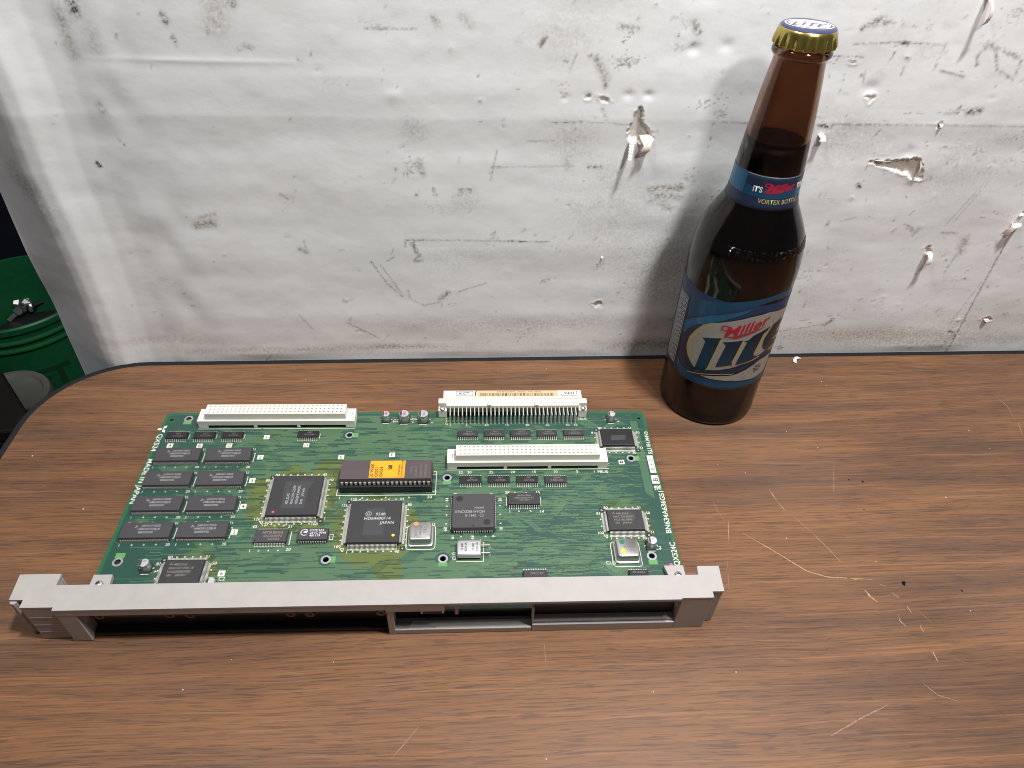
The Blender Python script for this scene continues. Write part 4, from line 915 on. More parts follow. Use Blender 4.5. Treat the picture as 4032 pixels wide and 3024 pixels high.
# memory chips (J-leads)
b = MB(); body_box(b, 26.0, 10.2, .7, 3.6, .22); l = MB()
for i in range(20):
    for s_ in (-1, 1): jlead(l, (i - 9.5) * 1.27, s_ * 5.1, 0, s_, .62, 2.0)
x = MB(); x.text('JAPAN 9550', 1.8, 2.6, 1.35, 3.63, 0, .01); x.text('HM538123BJ-8', 1.2, .5, 1.35, 3.63, 0, .01); x.text('B0005990', .2, -1.6, 1.35, 3.63, 0, .01); diamonds(x, -5.6, 2.0, 1.1, 3.63, .4)
SOJ = [(-192.5, 15.4), (-163.3, 15.3), (-192.5, -2.6), (-163.4, -2.8), (-192.6, -20.3), (-163.5, -20.5), (-192.7, -38.0), (-163.7, -38.1)]
first = None
for a, v_ in SOJ:
    first = finish('memory_chip', b, m_pkg2, l, x, (a, v_, 0)) if first is None else first
    if (a, v_) != SOJ[0]: clone(first, (a, v_, 0))
    st('1', a - 12.6, v_ - 7.0, 1.5, -.1); st('20', a + 12.2, v_ - 7.0, 1.5); st('21', a + 12.6, v_ + 6.6, 1.5); st('40', a - 12.4, v_ + 7.0, 1.5)
    for k in (-6.2, 0, 6.2): tri(a + k, v_ - 6.9, .9, 1)
    for k in (-6.2, 0): tri(a + k, v_ + 7.2, .9, -1)
    sk.line([(a + 14.1, v_ - 3.2), (a + 14.1, v_ + 3.4)], .35, ZS); sk.line([(a + 13.5, v_ - 3.2), (a + 14.1, v_ - 3.2)], .35, ZS); sk.line([(a + 13.5, v_ + 3.4), (a + 14.1, v_ + 3.4)], .35, ZS)
# small-outline logic chips
def so(n, pitch, w, d, h, reach, texts, lm, name='logic_chip', mb=None, label=None, dot=True):
    b = MB(); body_box(b, w, d, .15, h, .22); l = MB()
    for i in range(n):
        for s_ in (-1, 1): gull(l, (i - (n - 1) / 2) * pitch, s_ * d / 2, 0, s_, min(.42, pitch * .5), reach, h * .45, .6)
    x = MB(); 
    for tx, a, v_, s_ in texts: x.text(tx, a, v_, s_, h + .025, 0, .012)
    mk = MB(); mk.disc(-w / 2 + 1.1, -d / 2 + 1.1, .5, h + .02, 12); return b, l, x, mk
def place(spec, locs, m_b, lm, name, label=None):
    b, l, x, mk = spec; f_ = None
    for p in locs:
        if f_ is None: f_ = finish(name, b, m_b, l, x, (*p, 0), 0, .1, lm, mk, label)
        else: clone(f_, (*p, 0))
act = [('6B2T', 1.0, 1.1, .95), ('ACT245', .9, -.8, 1.2)]
sA = so(10, 1.27, 12.6, 5.3, 2.0, 1.75, act, m_etch2); place(sA, [(-198.4, 32.4), (-182.2, 32.4), (-165.6, 32.4), (-120.5, 32.8), (-21.8, -4.1), (-5.5, -4.2), (11.0, -4.3)], m_pkgd, m_etch2, 'logic_chip')
sB = so(10, 1.27, 12.6, 5.3, 2.0, 1.75, [('8947K', 1.0, 1.1, 1.1), ('74BC374', .6, -.7, 1.35)], m_etch2); place(sB, [(-23.5, 32.5), (-7.3, 32.5), (8.9, 32.5), (25.3, 32.5)], m_pkg, m_etch2, 'logic_chip')
sC = so(10, 1.27, 12.6, 5.3, 2.0, 1.75, [('8951K', 1.0, 1.1, 1.1), ('74BC245', .6, -.7, 1.35)], m_etch2); place(sC, [(41.8, 32.6)], m_pkg, m_etch2, 'logic_chip')
sD = so(10, 1.27, 12.6, 5.3, 2.0, 1.75, [('8803K', 1.0, 1.1, 1.1), ('74BC244', .6, -.7, 1.35)], m_etch2); place(sD, [(27.5, -4.6)], m_pkg, m_etch2, 'logic_chip')
sE = so(10, 1.27, 12.6, 5.3, 2.0, 1.75, [('74BC374', .6, .6, 1.3)], m_etch2); place(sE, [(11.6, -67.6)], m_pkg, m_etch2, 'logic_chip')
sF = so(8, 1.27, 10.4, 5.3, 2.0, 1.35, [('MC34051', 0, 1.1, 1.2)], m_etch2); place(sF, [(65.4, -68.4)], m_pkgd, m_etch2, 'logic_chip')
for a in (-198.4, -182.2, -165.6, -120.5): sk.line([(a + 6.9, 30.6), (a + 6.9, 34.4)], .3, ZS)
m_etchs = mat('olive_marking', (0.22, 0.20, 0.17), .7)
sG = so(14, 1.27, 18.0, 8.2, 2.6, 1.7, [('JAPAN 9540', 0, 2.0, 1.1), ('HM62256BLFP-8T', 0, .3, 1.1), ('1 190 Y0YV', 0, -1.4, 1.0)], m_etchs); place(sG, [(8.2, -18.8)], m_pkg, m_etchs, 'static_memory_chip')
st('28', -.9, -12.6, 1.7); st('15', 16.8, -12.6, 1.7); st('1', .1, -26.2, 1.7); st('14', 18.2, -26.2, 1.7)
for a in (3.4, 9.9): tri(a, -12.8, .9, -1)
for a in (5.2, 11.8): tri(a, -25.8, .9, 1)
sk.line([(17.8, -22.3), (17.8, -16)], .3, ZS); sk.line([(-1.5, -22.3), (-1.5, -16)], .3, ZS)
sH = so(20, .8, 17.4, 8.4, 2.4, 1.6, [('MITSUBISHI', .8, 1.9, 1.55), ('62C55AFP2', 1.2, -.3, 1.45), ('607103', 2.0, -2.3, 1.45)], m_etchs); place(sH, [(-127.6, -41.7)], m_pkg2, m_etchs, 'interface_chip')
st('40', -138.0, -34.2, 1.7); st('21', -119.2, -34.2, 1.7); st('1', -137.2, -49.6, 1.7); st('20', -117.4, -49.0, 1.7)
for k in (-5, 0, 5): tri(-127.6 + k, -49.6, .9, 1); tri(-127.6 + k, -33.8, .9, -1)
sk.line([(-117.6, -46.3), (-117.6, -38)], .4, ZS)
b = MB(); body_box(b, 15.9, 7.6, .6, 3.4, .2); l = MB()
for i in range(12):
    for s_ in (-1, 1): jlead(l, (i - 5.5) * 1.27, s_ * 3.8, 0, s_, .62, 1.9)
x = MB(); x.text('CY7C164', 1.8, 2.3, 1.35, 3.43, 0, .012); x.text('-25VC 9546', 2.4, .6, 1.35, 3.43, 0, .012); x.text('401119', 1.2, -1.1, 1.35, 3.43, 0, .012)
for k in range(14):
    a = .7 + k * .33; x.line([(-4.4 + 1.9 * math.cos(a), .9 + 1.9 * math.sin(a)), (-4.4 + 1.9 * math.cos(a + .34), .9 + 1.9 * math.sin(a + .34))], .5, 3.43)
x.add([(-5.4, 1.0, 3.43), (-3.4, .4, 3.43), (-2.6, 1.4, 3.43), (-3.8, 2.0, 3.43)], [(0, 1, 2, 3)])
finish('cache_memory_chip', b, m_pkg2, l, x, (-105.4, -41.7, 0), lm=m_bright)
for q_ in (((-97.0, -43.2), (-95.2, -43.2), (-95.2, -40.0), (-97.0, -40.0), (-97.0, -43.2)),): sk.line(q_, .3, ZS)
# quad flat packs
def qfp(nx_, ny_, w, d, h, pitch=.65):
    b = MB(); body_box(b, w, d, .35, h, .3); l = MB()
    for i in range(nx_):
        for s_ in (-1, 1): gull(l, (i - (nx_ - 1) / 2) * pitch, s_ * d / 2, 0, s_, .36, 2.7, h * .45, .8)
    for i in range(ny_):
        for s_ in (-1, 1): gull(l, s_ * w / 2, (i - (ny_ - 1) / 2) * pitch, s_, 0, .36, 2.7, h * .45, .8)
    return b, l
def qfp_silk(a, v_, w, d, nums, ox=2.6, col=None):
    """pin numbers clockwise from bottom left; triangles along the sides"""
    bl, br, rb, rt_, tr2, tl2, lt, lb = nums; o_ = 3.4
    st(bl, a - w / 2 + .9, v_ - d / 2 - o_, 1.6); st(br, a + w / 2 - .9, v_ - d / 2 - o_, 1.6); st(rb, a + w / 2 + o_ + .6, v_ - d / 2 + .4, 1.6); st(rt_, a + w / 2 + o_ + .6, v_ + d / 2 - .6, 1.6)
    st(tr2, a + w / 2 - .6, v_ + d / 2 + o_, 1.6); st(tl2, a - w / 2 + .6, v_ + d / 2 + o_, 1.6); st(lt, a - w / 2 - o_ - .8, v_ + d / 2 - .6, 1.6); st(lb, a - w / 2 - o_ - .9, v_ - d / 2 + .3, 1.6)
    n_ = int(w / 4)
    for i in range(1, n_): tri(a - w / 2 + i * w / n_, v_ - d / 2 - 3.2, .9, 1); tri(a - w / 2 + i * w / n_, v_ + d / 2 + 3.2, .9, -1)
    n_ = int(d / 4)
    for i in range(1, n_): trih(a - w / 2 - 3.2, v_ - d / 2 + i * d / n_, .9, 1); trih(a + w / 2 + 3.2, v_ - d / 2 + i * d / n_, .9, -1)
    sk.line([(a - w / 2 - 2.9, v_ - d / 2 - 1.2), (a - w / 2 - .9, v_ - d / 2 - 1.2), (a - w / 2 - 1.3, v_ - d / 2 - 3.3), (a - w / 2 - 2.9, v_ - d / 2 - 1.2)], .35, ZS)
    for cx_, cy_ in ((a - w / 2 - 1.9, v_ + d / 2 + 1.6), (a + w / 2 + 1.9, v_ - d / 2 - 1.6)):
        FID.rect(cx_ - 1.3, cx_ + 1.3, cy_ - 1.3, cy_ + 1.3, .05); FIDC.rect(cx_ - .5, cx_ + .5, cy_ - .5, cy_ + .5, .07)
FID, FIDC = MB(), MB()
m_scuff = mat('rubbed_patch', (0.045, 0.045, 0.050), .6)
def rub(o, pts, z):
    g_ = MB(); g_.add([(a, b_, z) for a, b_ in pts], [tuple(range(len(pts)))]); g_.build('rubbed_patch', m_scuff, o)
b, l = qfp(42, 42, 28, 28, 3.6); x = MB()
for i, (tx, s_) in enumerate((('   MELDAS', 1.5), ('MAC210 GDPP', 1.5), ('HG62F43R80FL', 1.5), ('5M1   JAPAN', 1.5))): x.text(tx, -3.6 + i * 2.6, -6.6, s_, 3.66, math.pi / 2, .01, align='L')
diamonds(x, -3.6, -5.6, 1.0, 3.66, math.pi / 2)
qa = finish('quad_flat_chip', b, m_pkg, l, x, (-119.4, -15.5, 0)); rub(qa, [(-6, -9.5), (6.4, -9.5), (6.8, 4.5), (9.2, 9.5), (-6.5, 9.6), (-6.6, 2)], 3.63)
g = MB(); g.disc(-9.6, -11.8, .75, 3.65, 12); g.build('pink_paint_dot', mat('pink_paint', (.85, .06, .28), .5), qa)
qfp_silk(-119.4, -15.5, 28, 28, ('127', '168', '1', '42', '43', '84', '85', '126'))
b, l = qfp(40, 40, 28, 28, 3.6); x = MB(); x.text('9548', 3.0, 4.4, 1.9, 3.66, 0, .014); x.text('HD64400F14', 1.5, 1.6, 1.9, 3.66, 0, .014); x.text('JAPAN', 6.8, -1.3, 1.9, 3.66, 0, .014)
for r0 in (1.5, .7): 
    for k in range(16): x.line([(-3.6 + r0 * math.cos(k * .3927), 4.6 + r0 * math.sin(k * .3927)), (-3.6 + r0 * math.cos(k * .3927 + .4), 4.6 + r0 * math.sin(k * .3927 + .4))], .3, 3.66)
qb = finish('quad_flat_chip', b, m_pkg, l, x, (-73.7, -33.9, 0), lm=mat('pale_marking', (.42, .40, .38), .7)); rub(qb, [(-5.6, -9.5), (5.4, -9.6), (5.0, 8.2), (-5.0, 8.4)], 3.63)
g = MB(); g.disc(10.8, -9.6, .85, 3.65, 12); g.build('yellow_paint_dot', mat('yellow_paint', (.85, .55, .03), .5), qb)
qfp_silk(-73.7, -33.9, 28, 28, ('1', '40', '41', '80', '81', '120', '121', '160'))
def q100(u_, v_, lines, nums, lm, mb_, rubpts=None):
    b, l = qfp(30, 20, 20, 14, 3.1); x = MB()
    for tx, a, c_, s_ in lines: x.text(tx, a, c_, s_, 3.16, 0, .01, align='L')
    o = finish('small_quad_flat_chip', b, mb_, l, x, (u_, v_, 0), lm=lm)
    if rubpts: rub(o, rubpts, 3.13)
    diamonds_x = MB(); diamonds(diamonds_x, -6.2, 4.2, 1.0, 3.16); diamonds_x.build('emblem', lm, o)
    qfp_silk(u_, v_, 20, 14, nums); return o
q100(68.4, 27.6, [('MELDAS', -4.4, 4.2, 1.3), ('MAC203', -6.4, 2.0, 1.3), ('JAPAN', 0, -3.6, 1.3)], ('1', '30', '31', '50', '51', '80', '81', '100'), m_mold, m_pkgd, [(-4.6, -3), (4.2, -2.6), (5.4, 1.6), (-3.8, 1.2)])
q100(63.6, -34.5, [('MELDAS', -4.6, 3.9, 1.3), ('MAC202 BHSC', -6.6, 1.8, 1.3), ('HG51B21BFB', -6.4, -.3, 1.3), ('SL4   JAPAN', -6.0, -2.4, 1.3)], ('1', '30', '31', '50', '51', '80', '81', '100'), m_etchs, m_pkg, [(-2, 1), (4.4, -1.5), (6.0, 2.6), (2.5, 5.6), (-1.4, 4.6)])
q100(-167.3, -63.2, [('MELDAS', -4.6, 3.9, 1.3), ('MAC207 ENC IF', -6.6, 1.8, 1.3), ('HG62E43R70FS', -7.0, -.3, 1.3), ('6B1   JAPAN', -6.8, -2.4, 1.3)], ('1', '30', '31', '50', '51', '80', '81', '100'), m_etchs, m_pkg, [(-3, -2), (4.4, -2.5), (5.0, .6), (-2.5, .2)])
FID.build('fiducial_fields', m_ink, board, stuff=True); FIDC.build('fiducial_pads', m_ring, board, stuff=True)
# square J-leaded processor
b = MB(); cham = [(-12.1, -11.2), (-11.2, -12.1), (11.2, -12.1), (12.1, -11.2), (12.1, 11.2), (11.2, 12.1), (-11.2, 12.1), (-12.1, 11.2)]
b.loft([[(x_ * .97, y_ * .97, .7) for x_, y_ in cham], [(x_, y_, 2.3) for x_, y_ in cham], [(x_ * .945, y_ * .945, 4.4) for x_, y_ in cham]]); l = MB()
for i in range(17):
    for s_ in (-1, 1): jlead(l, (i - 8) * 1.27, s_ * 12.05, 0, s_, .62, 2.1); jlead(l, s_ * 12.05, (i - 8) * 1.27, s_, 0, .62, 2.1)
x = MB(); x.text('5M1 R', -1.5, 5.0 - 8.6, 1.7, 4.44, math.pi, .012); x.text('HD64180ZCP6X', -2.0, 2.6 - 3.6, 1.7, 4.44, math.pi, .012); x.text('JAPAN', 3.4, 1.6, 1.3, 4.44, math.pi, .012)
for k in range(16): x.line([(4.6 + 1.0 * math.cos(k * .3927), -3.6 + 1.0 * math.sin(k * .3927)), (4.6 + 1.0 * math.cos(k * .3927 + .4), -3.6 + 1.0 * math.sin(k * .3927 + .4))], .35, 4.44)
mk = MB(); mk.disc(-7.6, 8.0, 1.9, 4.43, 20); mk.disc(7.4, -8.0, 1.9, 4.43, 20); mk.disc(0, -10.3, .7, 4.43, 14)
finish('processor_chip', b, m_pkg2, l, x, (-20.3, -28.2, 0), lm=mat('grey_marking', (.27, .27, .27), .7), marks=mk)
for tx, u_, v_, ro in (('3', -30.5, -13.3, 1.57), ('7', -10.0, -13.3, 1.57), ('44', -35.2, -17.4, 1.57), ('26', -5.3, -17.8, 1.57), ('60', -35.6, -37.4, 1.57), ('10', -5.2, -37.6, 1.57), ('61', -31.6, -42.9, 1.57), ('68', -20.8, -43.1, 1.57), ('9', -9.4, -42.6, 1.57)): st(tx, u_, v_, 1.7, ro)
for k in (-6, 0, 6): trih(-35.0, -28 + k, .9, 1); trih(-5.4, -28 + k, .9, -1); tri(-20.3 + k * 1.1, -42.4, .9, 1)
# socketed ceramic chip with the yellow sticker
DU, DV = -69.6, -3.0
m_sock = mat('socket_plastic', (0.010, 0.010, 0.011), .5); m_cer = speckled('purple_brown_ceramic', (0.078, 0.058, 0.062), .6, .10, 1600)
b = MB(); b.box(-26, 26, -8.9, 8.9, .3, 4.4); b.box(-25.6, 25.6, -8.9, -6.9, 4.4, 5.2); b.box(-25.6, 25.6, 6.9, 8.9, 4.4, 5.2)
sock = b.build('chip_socket', m_sock, CB, (DU, DV, 0), bevel=.2)
b = MB(); b.box(-26.0, 26.0, -7.3, 7.3, 6.0, 7.6, 0); b.box(-25.7, 25.7, -7.1, 7.1, 7.65, 10.0, .2); l = MB()
for i in range(20):
    for s_ in (-1, 1):
        u_ = (i - 9.5) * 2.54; y0, y1 = (s_ * 7.2, s_ * 7.85)
        l.box(u_ - .62, u_ + .62, min(y0, y1), max(y0, y1), 5.6, 7.7); l.box(u_ - .3, u_ + .3, min(s_ * 7.45, s_ * 7.75), max(s_ * 7.45, s_ * 7.75), 3.8, 5.6)
x = MB(); x.text('TMS JL', 17.0, 2.6, 1.5, 10.04, math.pi / 2, .008) ; x.v = []; x.f = []; x.m = []
for i, tx in enumerate(('TMS JL', '27C240-12', 'LASCA1EOP', 'SINGAPORE')): x.text(tx, 14.2 + i * 2.7, -5.6 if i else -2.8, 1.25, 10.04, math.pi / 2, .006, align='L')
dip = finish('ceramic_memory_chip', b, m_cer, l, x, (DU, DV, 0), bevel=.15, lm=mat('faded_marking', (.17, .15, .15), .7))
m_ylw = mat('yellow_sticker', (0.80, 0.36, 0.012), .45)
g = MB(); g.box(-9.2, 10.6, -6.3, 6.3, 10.02, 10.1); stk = g.build('yellow_sticker', m_ylw, dip)
g = MB()
for i, tx in enumerate(('301W500', 'QX521', 'QX524')): g.text(tx, -7.9 + i * 2.6, -5.7, 1.75, 10.13, math.pi / 2, .02, align='L')
g.text('B8', 2.2, 1.4, 2.3, 10.13, math.pi / 2, .035)
for i, tx in enumerate(('© 1997 MITSUBISHI', 'ELECTRIC CORPORATION')): g.text(tx, 7.4 + i * 1.6, -5.6, 1.05, 10.13, math.pi / 2, .02, align='L', sx=.72)
g.build('sticker_print', m_ink, dip)
sk.line([(DU - 27.6, DV - 6), (DU - 27.6, DV - 10.7), (DU + 27.9, DV - 10.7), (DU + 27.9, DV + 6.5), (DU + 26.4, DV + 6.5)], .4, ZS)
for k in (4.4, -8.6): sk.line([(DU + 26.2, DV + k), (DU + 27.8, DV + k)], .35, ZS)
st('1', DU - 25.8, DV - 12.4, 1.8); st('20', DU + 24.6, DV - 12.2, 1.8)
for k in (-13, 0, 13): tri(DU + k, DV - 12.4, 1.0, 1)
# ------------------------------------------------------------------ cream pin-socket connectors
m_cream = speckled('cream_connector_plastic', (0.80, 0.765, 0.68), .5, .05, 500); m_cav = mat('contact_cavity', (0.48, 0.40, 0.28), .6); m_hole = mat('contact_hole', (0.12, 0.08, 0.05), .6)
def socket_strip(u_, v_, flip):
    b = MB(); b.box(-47.3, 47.3, -5.3, 5.3, 2.2, 6.0); b.box(-42.2, 42.2, -4.25, 4.25, 6.0, 11.0, .15)
    b.box(-47.3, -41.6, -5.3, 5.3, 0.06, 2.2); b.box(41.6, 47.3, -5.3, 5.3, .06, 2.2)
    for k in (-13.2, 12.9): b.box(k - 1.0, k + 1.0, -5.3, 5.3, .06, 2.2)
    b.box(-41.6, 41.6, 1.5, 4.8, .06, 2.2)
    for s_ in (-1, 1): b.box(s_ * 43.6 - 1.3, s_ * 43.6 + 1.3, 1.0, 4.4, 6.0, 6.6)
    o = b.build('socket_connector', m_cream, CB, (u_, v_, 0), bevel=.18)
    h, k = MB(), MB()
    for i in range(32):
        for j in (-1, 0, 1):
            a, c_ = (i - 15.5) * 2.54, j * 2.54; h.rect(a - .62, a + .62, c_ - .45, c_ + .45, 11.03); k.rect(a - .36, a + .36, c_ - .14, c_ + .40, 11.05)
    h.build('contact_cavities', m_cav, o, stuff=True); k.build('contact_holes', m_hole, o, stuff=True)
    g = MB(); g.box(-41.2, 41.2, -4.7, 1.4, .08, .9); g.build('gap_shade', m_ink, o)  # black box standing for the shade in the gap under the body
    g = MB(); e_ = 44.8 * flip; g.line([(e_ - .9, -1.6), (e_ + .6, -1.6), (e_ + .6, 1.2)], .25, 6.03); g.build('corner_mark', m_ink, o)
    return o
socket_strip(-140.3, 45.0, 1); socket_strip(11.8, 10.3, -1)
sk.line([(-188.0, 38.9), (-150, 38.9)], .35, ZS); sk.line([(-149, 38.9), (-93, 38.9)], .35, ZS); sk.line([(-35.6, 4.5), (60, 4.5)], .35, ZS)
for tx, n_ in (('32', 0), ('30', 2), ('25', 7), ('20', 12), ('15', 17), ('10', 22), ('5', 27), ('1', 31)): st(tx, 11.8 - 39.4 + n_ * 2.54, 2.7, 1.7, 0, .02)
sp('PBUS', c3(2000, 988), 1.8, 0, .02); sp('SBUS', c3(1775, 411), 1.7, 0, .02); sp('C', c4(680, 908), 1.6)
# ------------------------------------------------------------------ right-angle pin connector on the rear edge
EU = 4.8; b = MB()
b.box(-43.8, 43.8, 54.2, 61.5, 1.0, 10.6); b.box(-46.8, 46.8, 51.6, 55.4, 1.0, 9.6)
for s_ in (-1, 1):
    x0, x1 = sorted((s_ * 46.8, s_ * 41.6)); b.box(x0, x1, 47.8, 54.4, .05, 6.2); b.box(x0, x1, 51.2, 54.4, 6.1, 9.55)
b.box(-41.8, 41.8, 49.6, 52.0, 6.4, 8.8)
for k in (-15.0, 14.8): b.box(k - 1.2, k + 1.2, 49.2, 54.3, 8.6, 10.0)
edge = b.build('edge_connector', m_cream, CB, (EU, 0, 0), bevel=.25)
l = MB()
for i in range(32):
    a = (i - 15.5) * 2.54
    for r, (v_, z) in enumerate(((42.8, 6.6), (45.3, 4.6), (47.9, 2.8))):
        l.box(a - .28, a + .28, v_ - .25, 52.5, z, z + .55); l.box(a - .28, a + .28, v_ - .25, v_ + .3, .05, z + .3)
        l.lathe([(.62, .04), (.45, .35), (.3, .7)], 6, (a, v_))
l.build('contact_pins', m_tin2, edge, stuff=True)
for s_ in (-1, 1):
    g = MB(); g.lathe([(1.9, 6.22), (1.85, 6.6), (1.4, 7.2), (.6, 7.5)], 20, (s_ * 44.3, 49.4)); smooth_angle(g.build('rivet', mat('rivet_metal', (.7, .7, .7), .3, .9), edge))
m_cream2 = mat('tan_label_paper', (0.60, 0.44, 0.26), .7); m_wht = mat('white_label_paper', (0.74, 0.72, 0.68), .7)
g = MB(); g.box(-22.5, 29.0, 55.8, 61.2, 10.62, 10.68); g.build('barcode_label', m_cream2, edge)
g = MB(); random.seed(2); u_ = -20.5
while u_ < 26.5:
    w_ = random.choice([.22, .22, .4, .55]); g.rect(u_, u_ + w_, 56.3, 58.9, 10.70); u_ += w_ + random.choice([.3, .3, .5, .8])
g.text('|N642C524001|  96052|  91B  4632|', 4.0, 60.1, .95, 10.70, 0, .012, sx=1.45); g.build('barcode', m_ink, edge)
for a0, a1, tx in ((-36.5, -24.6, 'KCT'), (30.2, 41.6, 'Y421')):
    g = MB(); g.box(a0, a1, 56.0, 61.0, 10.63, 10.69); o = g.build('stamped_label', m_wht, edge)
    g = MB(); g.text(tx, (a0 + a1) / 2, 58.7, 2.2, 10.72, 0, .02, sx=1.1); g.line([(a0 + .7, 56.6), (a1 - .7, 56.6), (a1 - .7, 60.5), (a0 + .7, 60.5), (a0 + .7, 56.6)], .3, 10.72); g.build('stamp', m_ink, edge)
g = MB(); g.line([(-24.0, 56.2), (-23.4, 58), (-23.9, 59.2), (-23.0, 61)], .7, 10.72); g.build('torn_label_edge', m_ink, edge)
for tx, n_ in (('1', 0), ('5', 4), ('10', 9), ('15', 14), ('20', 19), ('25', 24), ('30', 29), ('32', 31)): st(tx, EU - 39.4 + n_ * 2.54, 41.0, 1.6, 0, .02)
for i, tx in enumerate('ABC'): st(tx, EU - 41.6, 47.0 - i * 2.3, 1.5)
# ------------------------------------------------------------------ electrolytic capacitors
m_can = mat('aluminium_can', (0.62, 0.63, 0.64), .28, .9); m_blk = mat('capacitor_base', (0.035, 0.028, 0.027), .5); m_capd = mat('capacitor_stripe', (0.05, 0.045, 0.05), .5); m_capt = mat('capacitor_top', (0.62, 0.62, 0.63), .4, .5)
def capacitor(u_, v_, r, h, lines, pink=False, rot=0.0):
    b = MB(); k = r + .35; b.prism([(-k, -k), (k - 1.2, -k), (k, -k + 1.2), (k, k - 1.2), (k - 1.2, k), (-k, k)], .1, 1.0)
    o = b.build('capacitor', m_blk, CB, (u_, v_, 0), rot, bevel=.1)
    g = MB(); g.lathe([(r, 1.0), (r, 1.7), (r * .93, 2.0), (r * .93, 2.3), (r, 2.6), (r, h - .35), (r * .96, h - .05), (r * .88, h)], 28); smooth_angle(g.build('can', m_can, o), 40)
    g = MB(); g.disc(0, 0, r * .86, h + .02, 28); g.build('can_top', m_capt, o)
    ch = [(r * .86 * math.cos(a), r * .86 * math.sin(a)) for a in [2.05 + i * (2.18 / 10) for i in range(11)]]; g = MB(); g.add([(x_, y_, h + .04) for x_, y_ in ch], [tuple(range(11))]); g.build('polarity_stripe', m_capd, o)
    g = MB()
    for i, tx in enumerate(lines): g.text(tx, .5 * r / 3, (1.1 - 1.15 * i) * r / 3, .85 * r / 3, h + .05, 0, .015)
    if lines: g.build('lettering', m_ink, o)
    if pink:
        g = MB(); g.add([(a, c_, h + .06) for a, c_ in ((-.6, -.5), (.5, -.7), (1.0, .1), (.4, .7), (-.5, .6), (-.9, .0))], [tuple(range(6))]); g.build('pink_paint_mark', bpy.data.materials['pink_paint'], o)
    g = MB(); g.box(-r - 1.2, -r + .4, -.4, .4, .04, .3); g.box(r - .4, r + 1.2, -.4, .4, .04, .3); g.build('terminals', m_tin2, o)
    sk.line([(u_ - r * .8, v_ - r - .9), (u_ + r * .7, v_ - r - .9)], .35, ZS); st('+', u_ + r + 2.2, v_ - r * .75, 1.7, 0, .03)
    return o
capacitor(-74.6, 46.2, 2.5, 5.4, ['C6V', '10', '10V'], True); capacitor(-63.3, 46.2, 3.15, 5.6, ['F4P', '10', '35V'], True); capacitor(-51.4, 46.0, 3.15, 5.6, ['F4P', '10', '35V'])
capacitor(67.0, 45.4, 2.5, 5.4, ['25']); capacitor(-186.4, -59.4, 2.5, 5.4, ['25V']); capacitor(-150.6, -70.6, 2.3, 5.4, []); capacitor(75.3, -50.0, 2.5, 5.4, ['25'])
st('C3', -68.6, 45.4, 1.8, 0, .03); st('C4', -57.2, 46.6, 1.8, 0, .03); sp('C7', c5(1530, 570), 1.8, 0, .03); sp('C2', c6(1932, 396), 1.8, 0, .03); sp('U1', c2(1390, 1008), 1.9, 0, .03); sp('CU3', c5(1118, 698), 1.9, 0, .03); sp('CU2', c2(1625, 1355), 1.7, math.pi / 2, .03)
# ------------------------------------------------------------------ oscillators and crystal
m_osc = mat('nickel_can', (0.52, 0.50, 0.49), .3, .9)
def oscillator(u_, v_, lines, rot, dots):
    b = MB(); b.loft([[(x_, y_, z) for x_, y_ in rrect(-s_, s_, -s_, s_, 2.0)] for s_, z in ((6.5, .5), (6.7, .8), (6.7, 1.3), (6.3, 1.5))]); o = smooth_angle(b.build('oscillator', m_osc, CB, (u_, v_, 0)), 40)
    g = MB(); g.loft([[(x_, y_, z) for x_, y_ in rrect(-s_, s_, -s_, s_, r_)] for s_, z, r_ in ((5.9, 1.5, 1.6), (5.7, 5.4, 1.6), (5.5, 5.9, 1.5), (5.0, 6.15, 1.3))]); smooth_angle(g.build('can', m_osc, o), 40)
    g = MB()
    for i, tx in enumerate(lines): 
        d = 2.4 - i * 2.3; g.text(tx, (.6 if not rot else -d * -1), d if not rot else 0, 1.35, 6.18, rot, .01)
    g.build('lettering', mat('grey_print', (.16, .16, .16), .6), o)
    for a, c_, r_, m_ in dots: g = MB(); g.disc(a, c_, r_, 6.2, 14); g.build('paint_dot', m_, o)
    return o
oscillator(-48.4, -42.4, ['1323', '20.544A', '5X1CHN'], -math.pi / 2, [(-2.4, 4.3, 1.3, mat('orange_paint', (.85, .28, .10), .5))])
oscillator(61.0, -54.6, ['1347', '45.0000', '5Z1CHN'], 0, [(-2.6, 3.2, 1.35, mat('green_paint', (.01, .17, .08), .4)), (-2.6, -2.6, 1.35, bpy.data.materials['yellow_paint'])])
for u_, v_ in ((-48.4, -42.6), (61.0, -55.0)):
    P_ = rrect(u_ - 7.7, u_ + 7.7, v_ - 7.7, v_ + 7.7, 1.8, 3); sk.line(P_ + P_[:1], .35, ZS); g = MB(); g.add([(x_, y_, .055) for x_, y_ in rrect(u_ - 7.2, u_ + 7.2, v_ - 7.2, v_ + 7.2, 1.8, 3)], [tuple(range(16))]); g.build('can_pad', m_pad if False else m_cu, board)
XU, XV = -22.6, -52.0; b = MB(); rings = []
for a, k in ((-6.3, .78), (-6.0, .93), (-5.4, 1), (5.6, 1), (5.8, .97)):
    rings.append([(a, k * (3.2 * math.copysign(1, math.cos(t_)) * (1 if abs(math.cos(t_)) > .02 else 0) + 2.0 * math.cos(t_)), 2.3 + k * 1.95 * math.sin(t_)) for t_ in [6.28318 * (i + .5) / 24 for i in range(24)]])
b.loft(rings); xt = smooth_angle(b.build('crystal', mat('satin_nickel', (.66, .66, .68), .36, .75), CB, (XU, XV, 0)), 50)
g = MB(); g.box(5.85, 6.3, -5.0, 5.0, .5, 4.0); g.build('header', m_osc, xt)
g = MB()
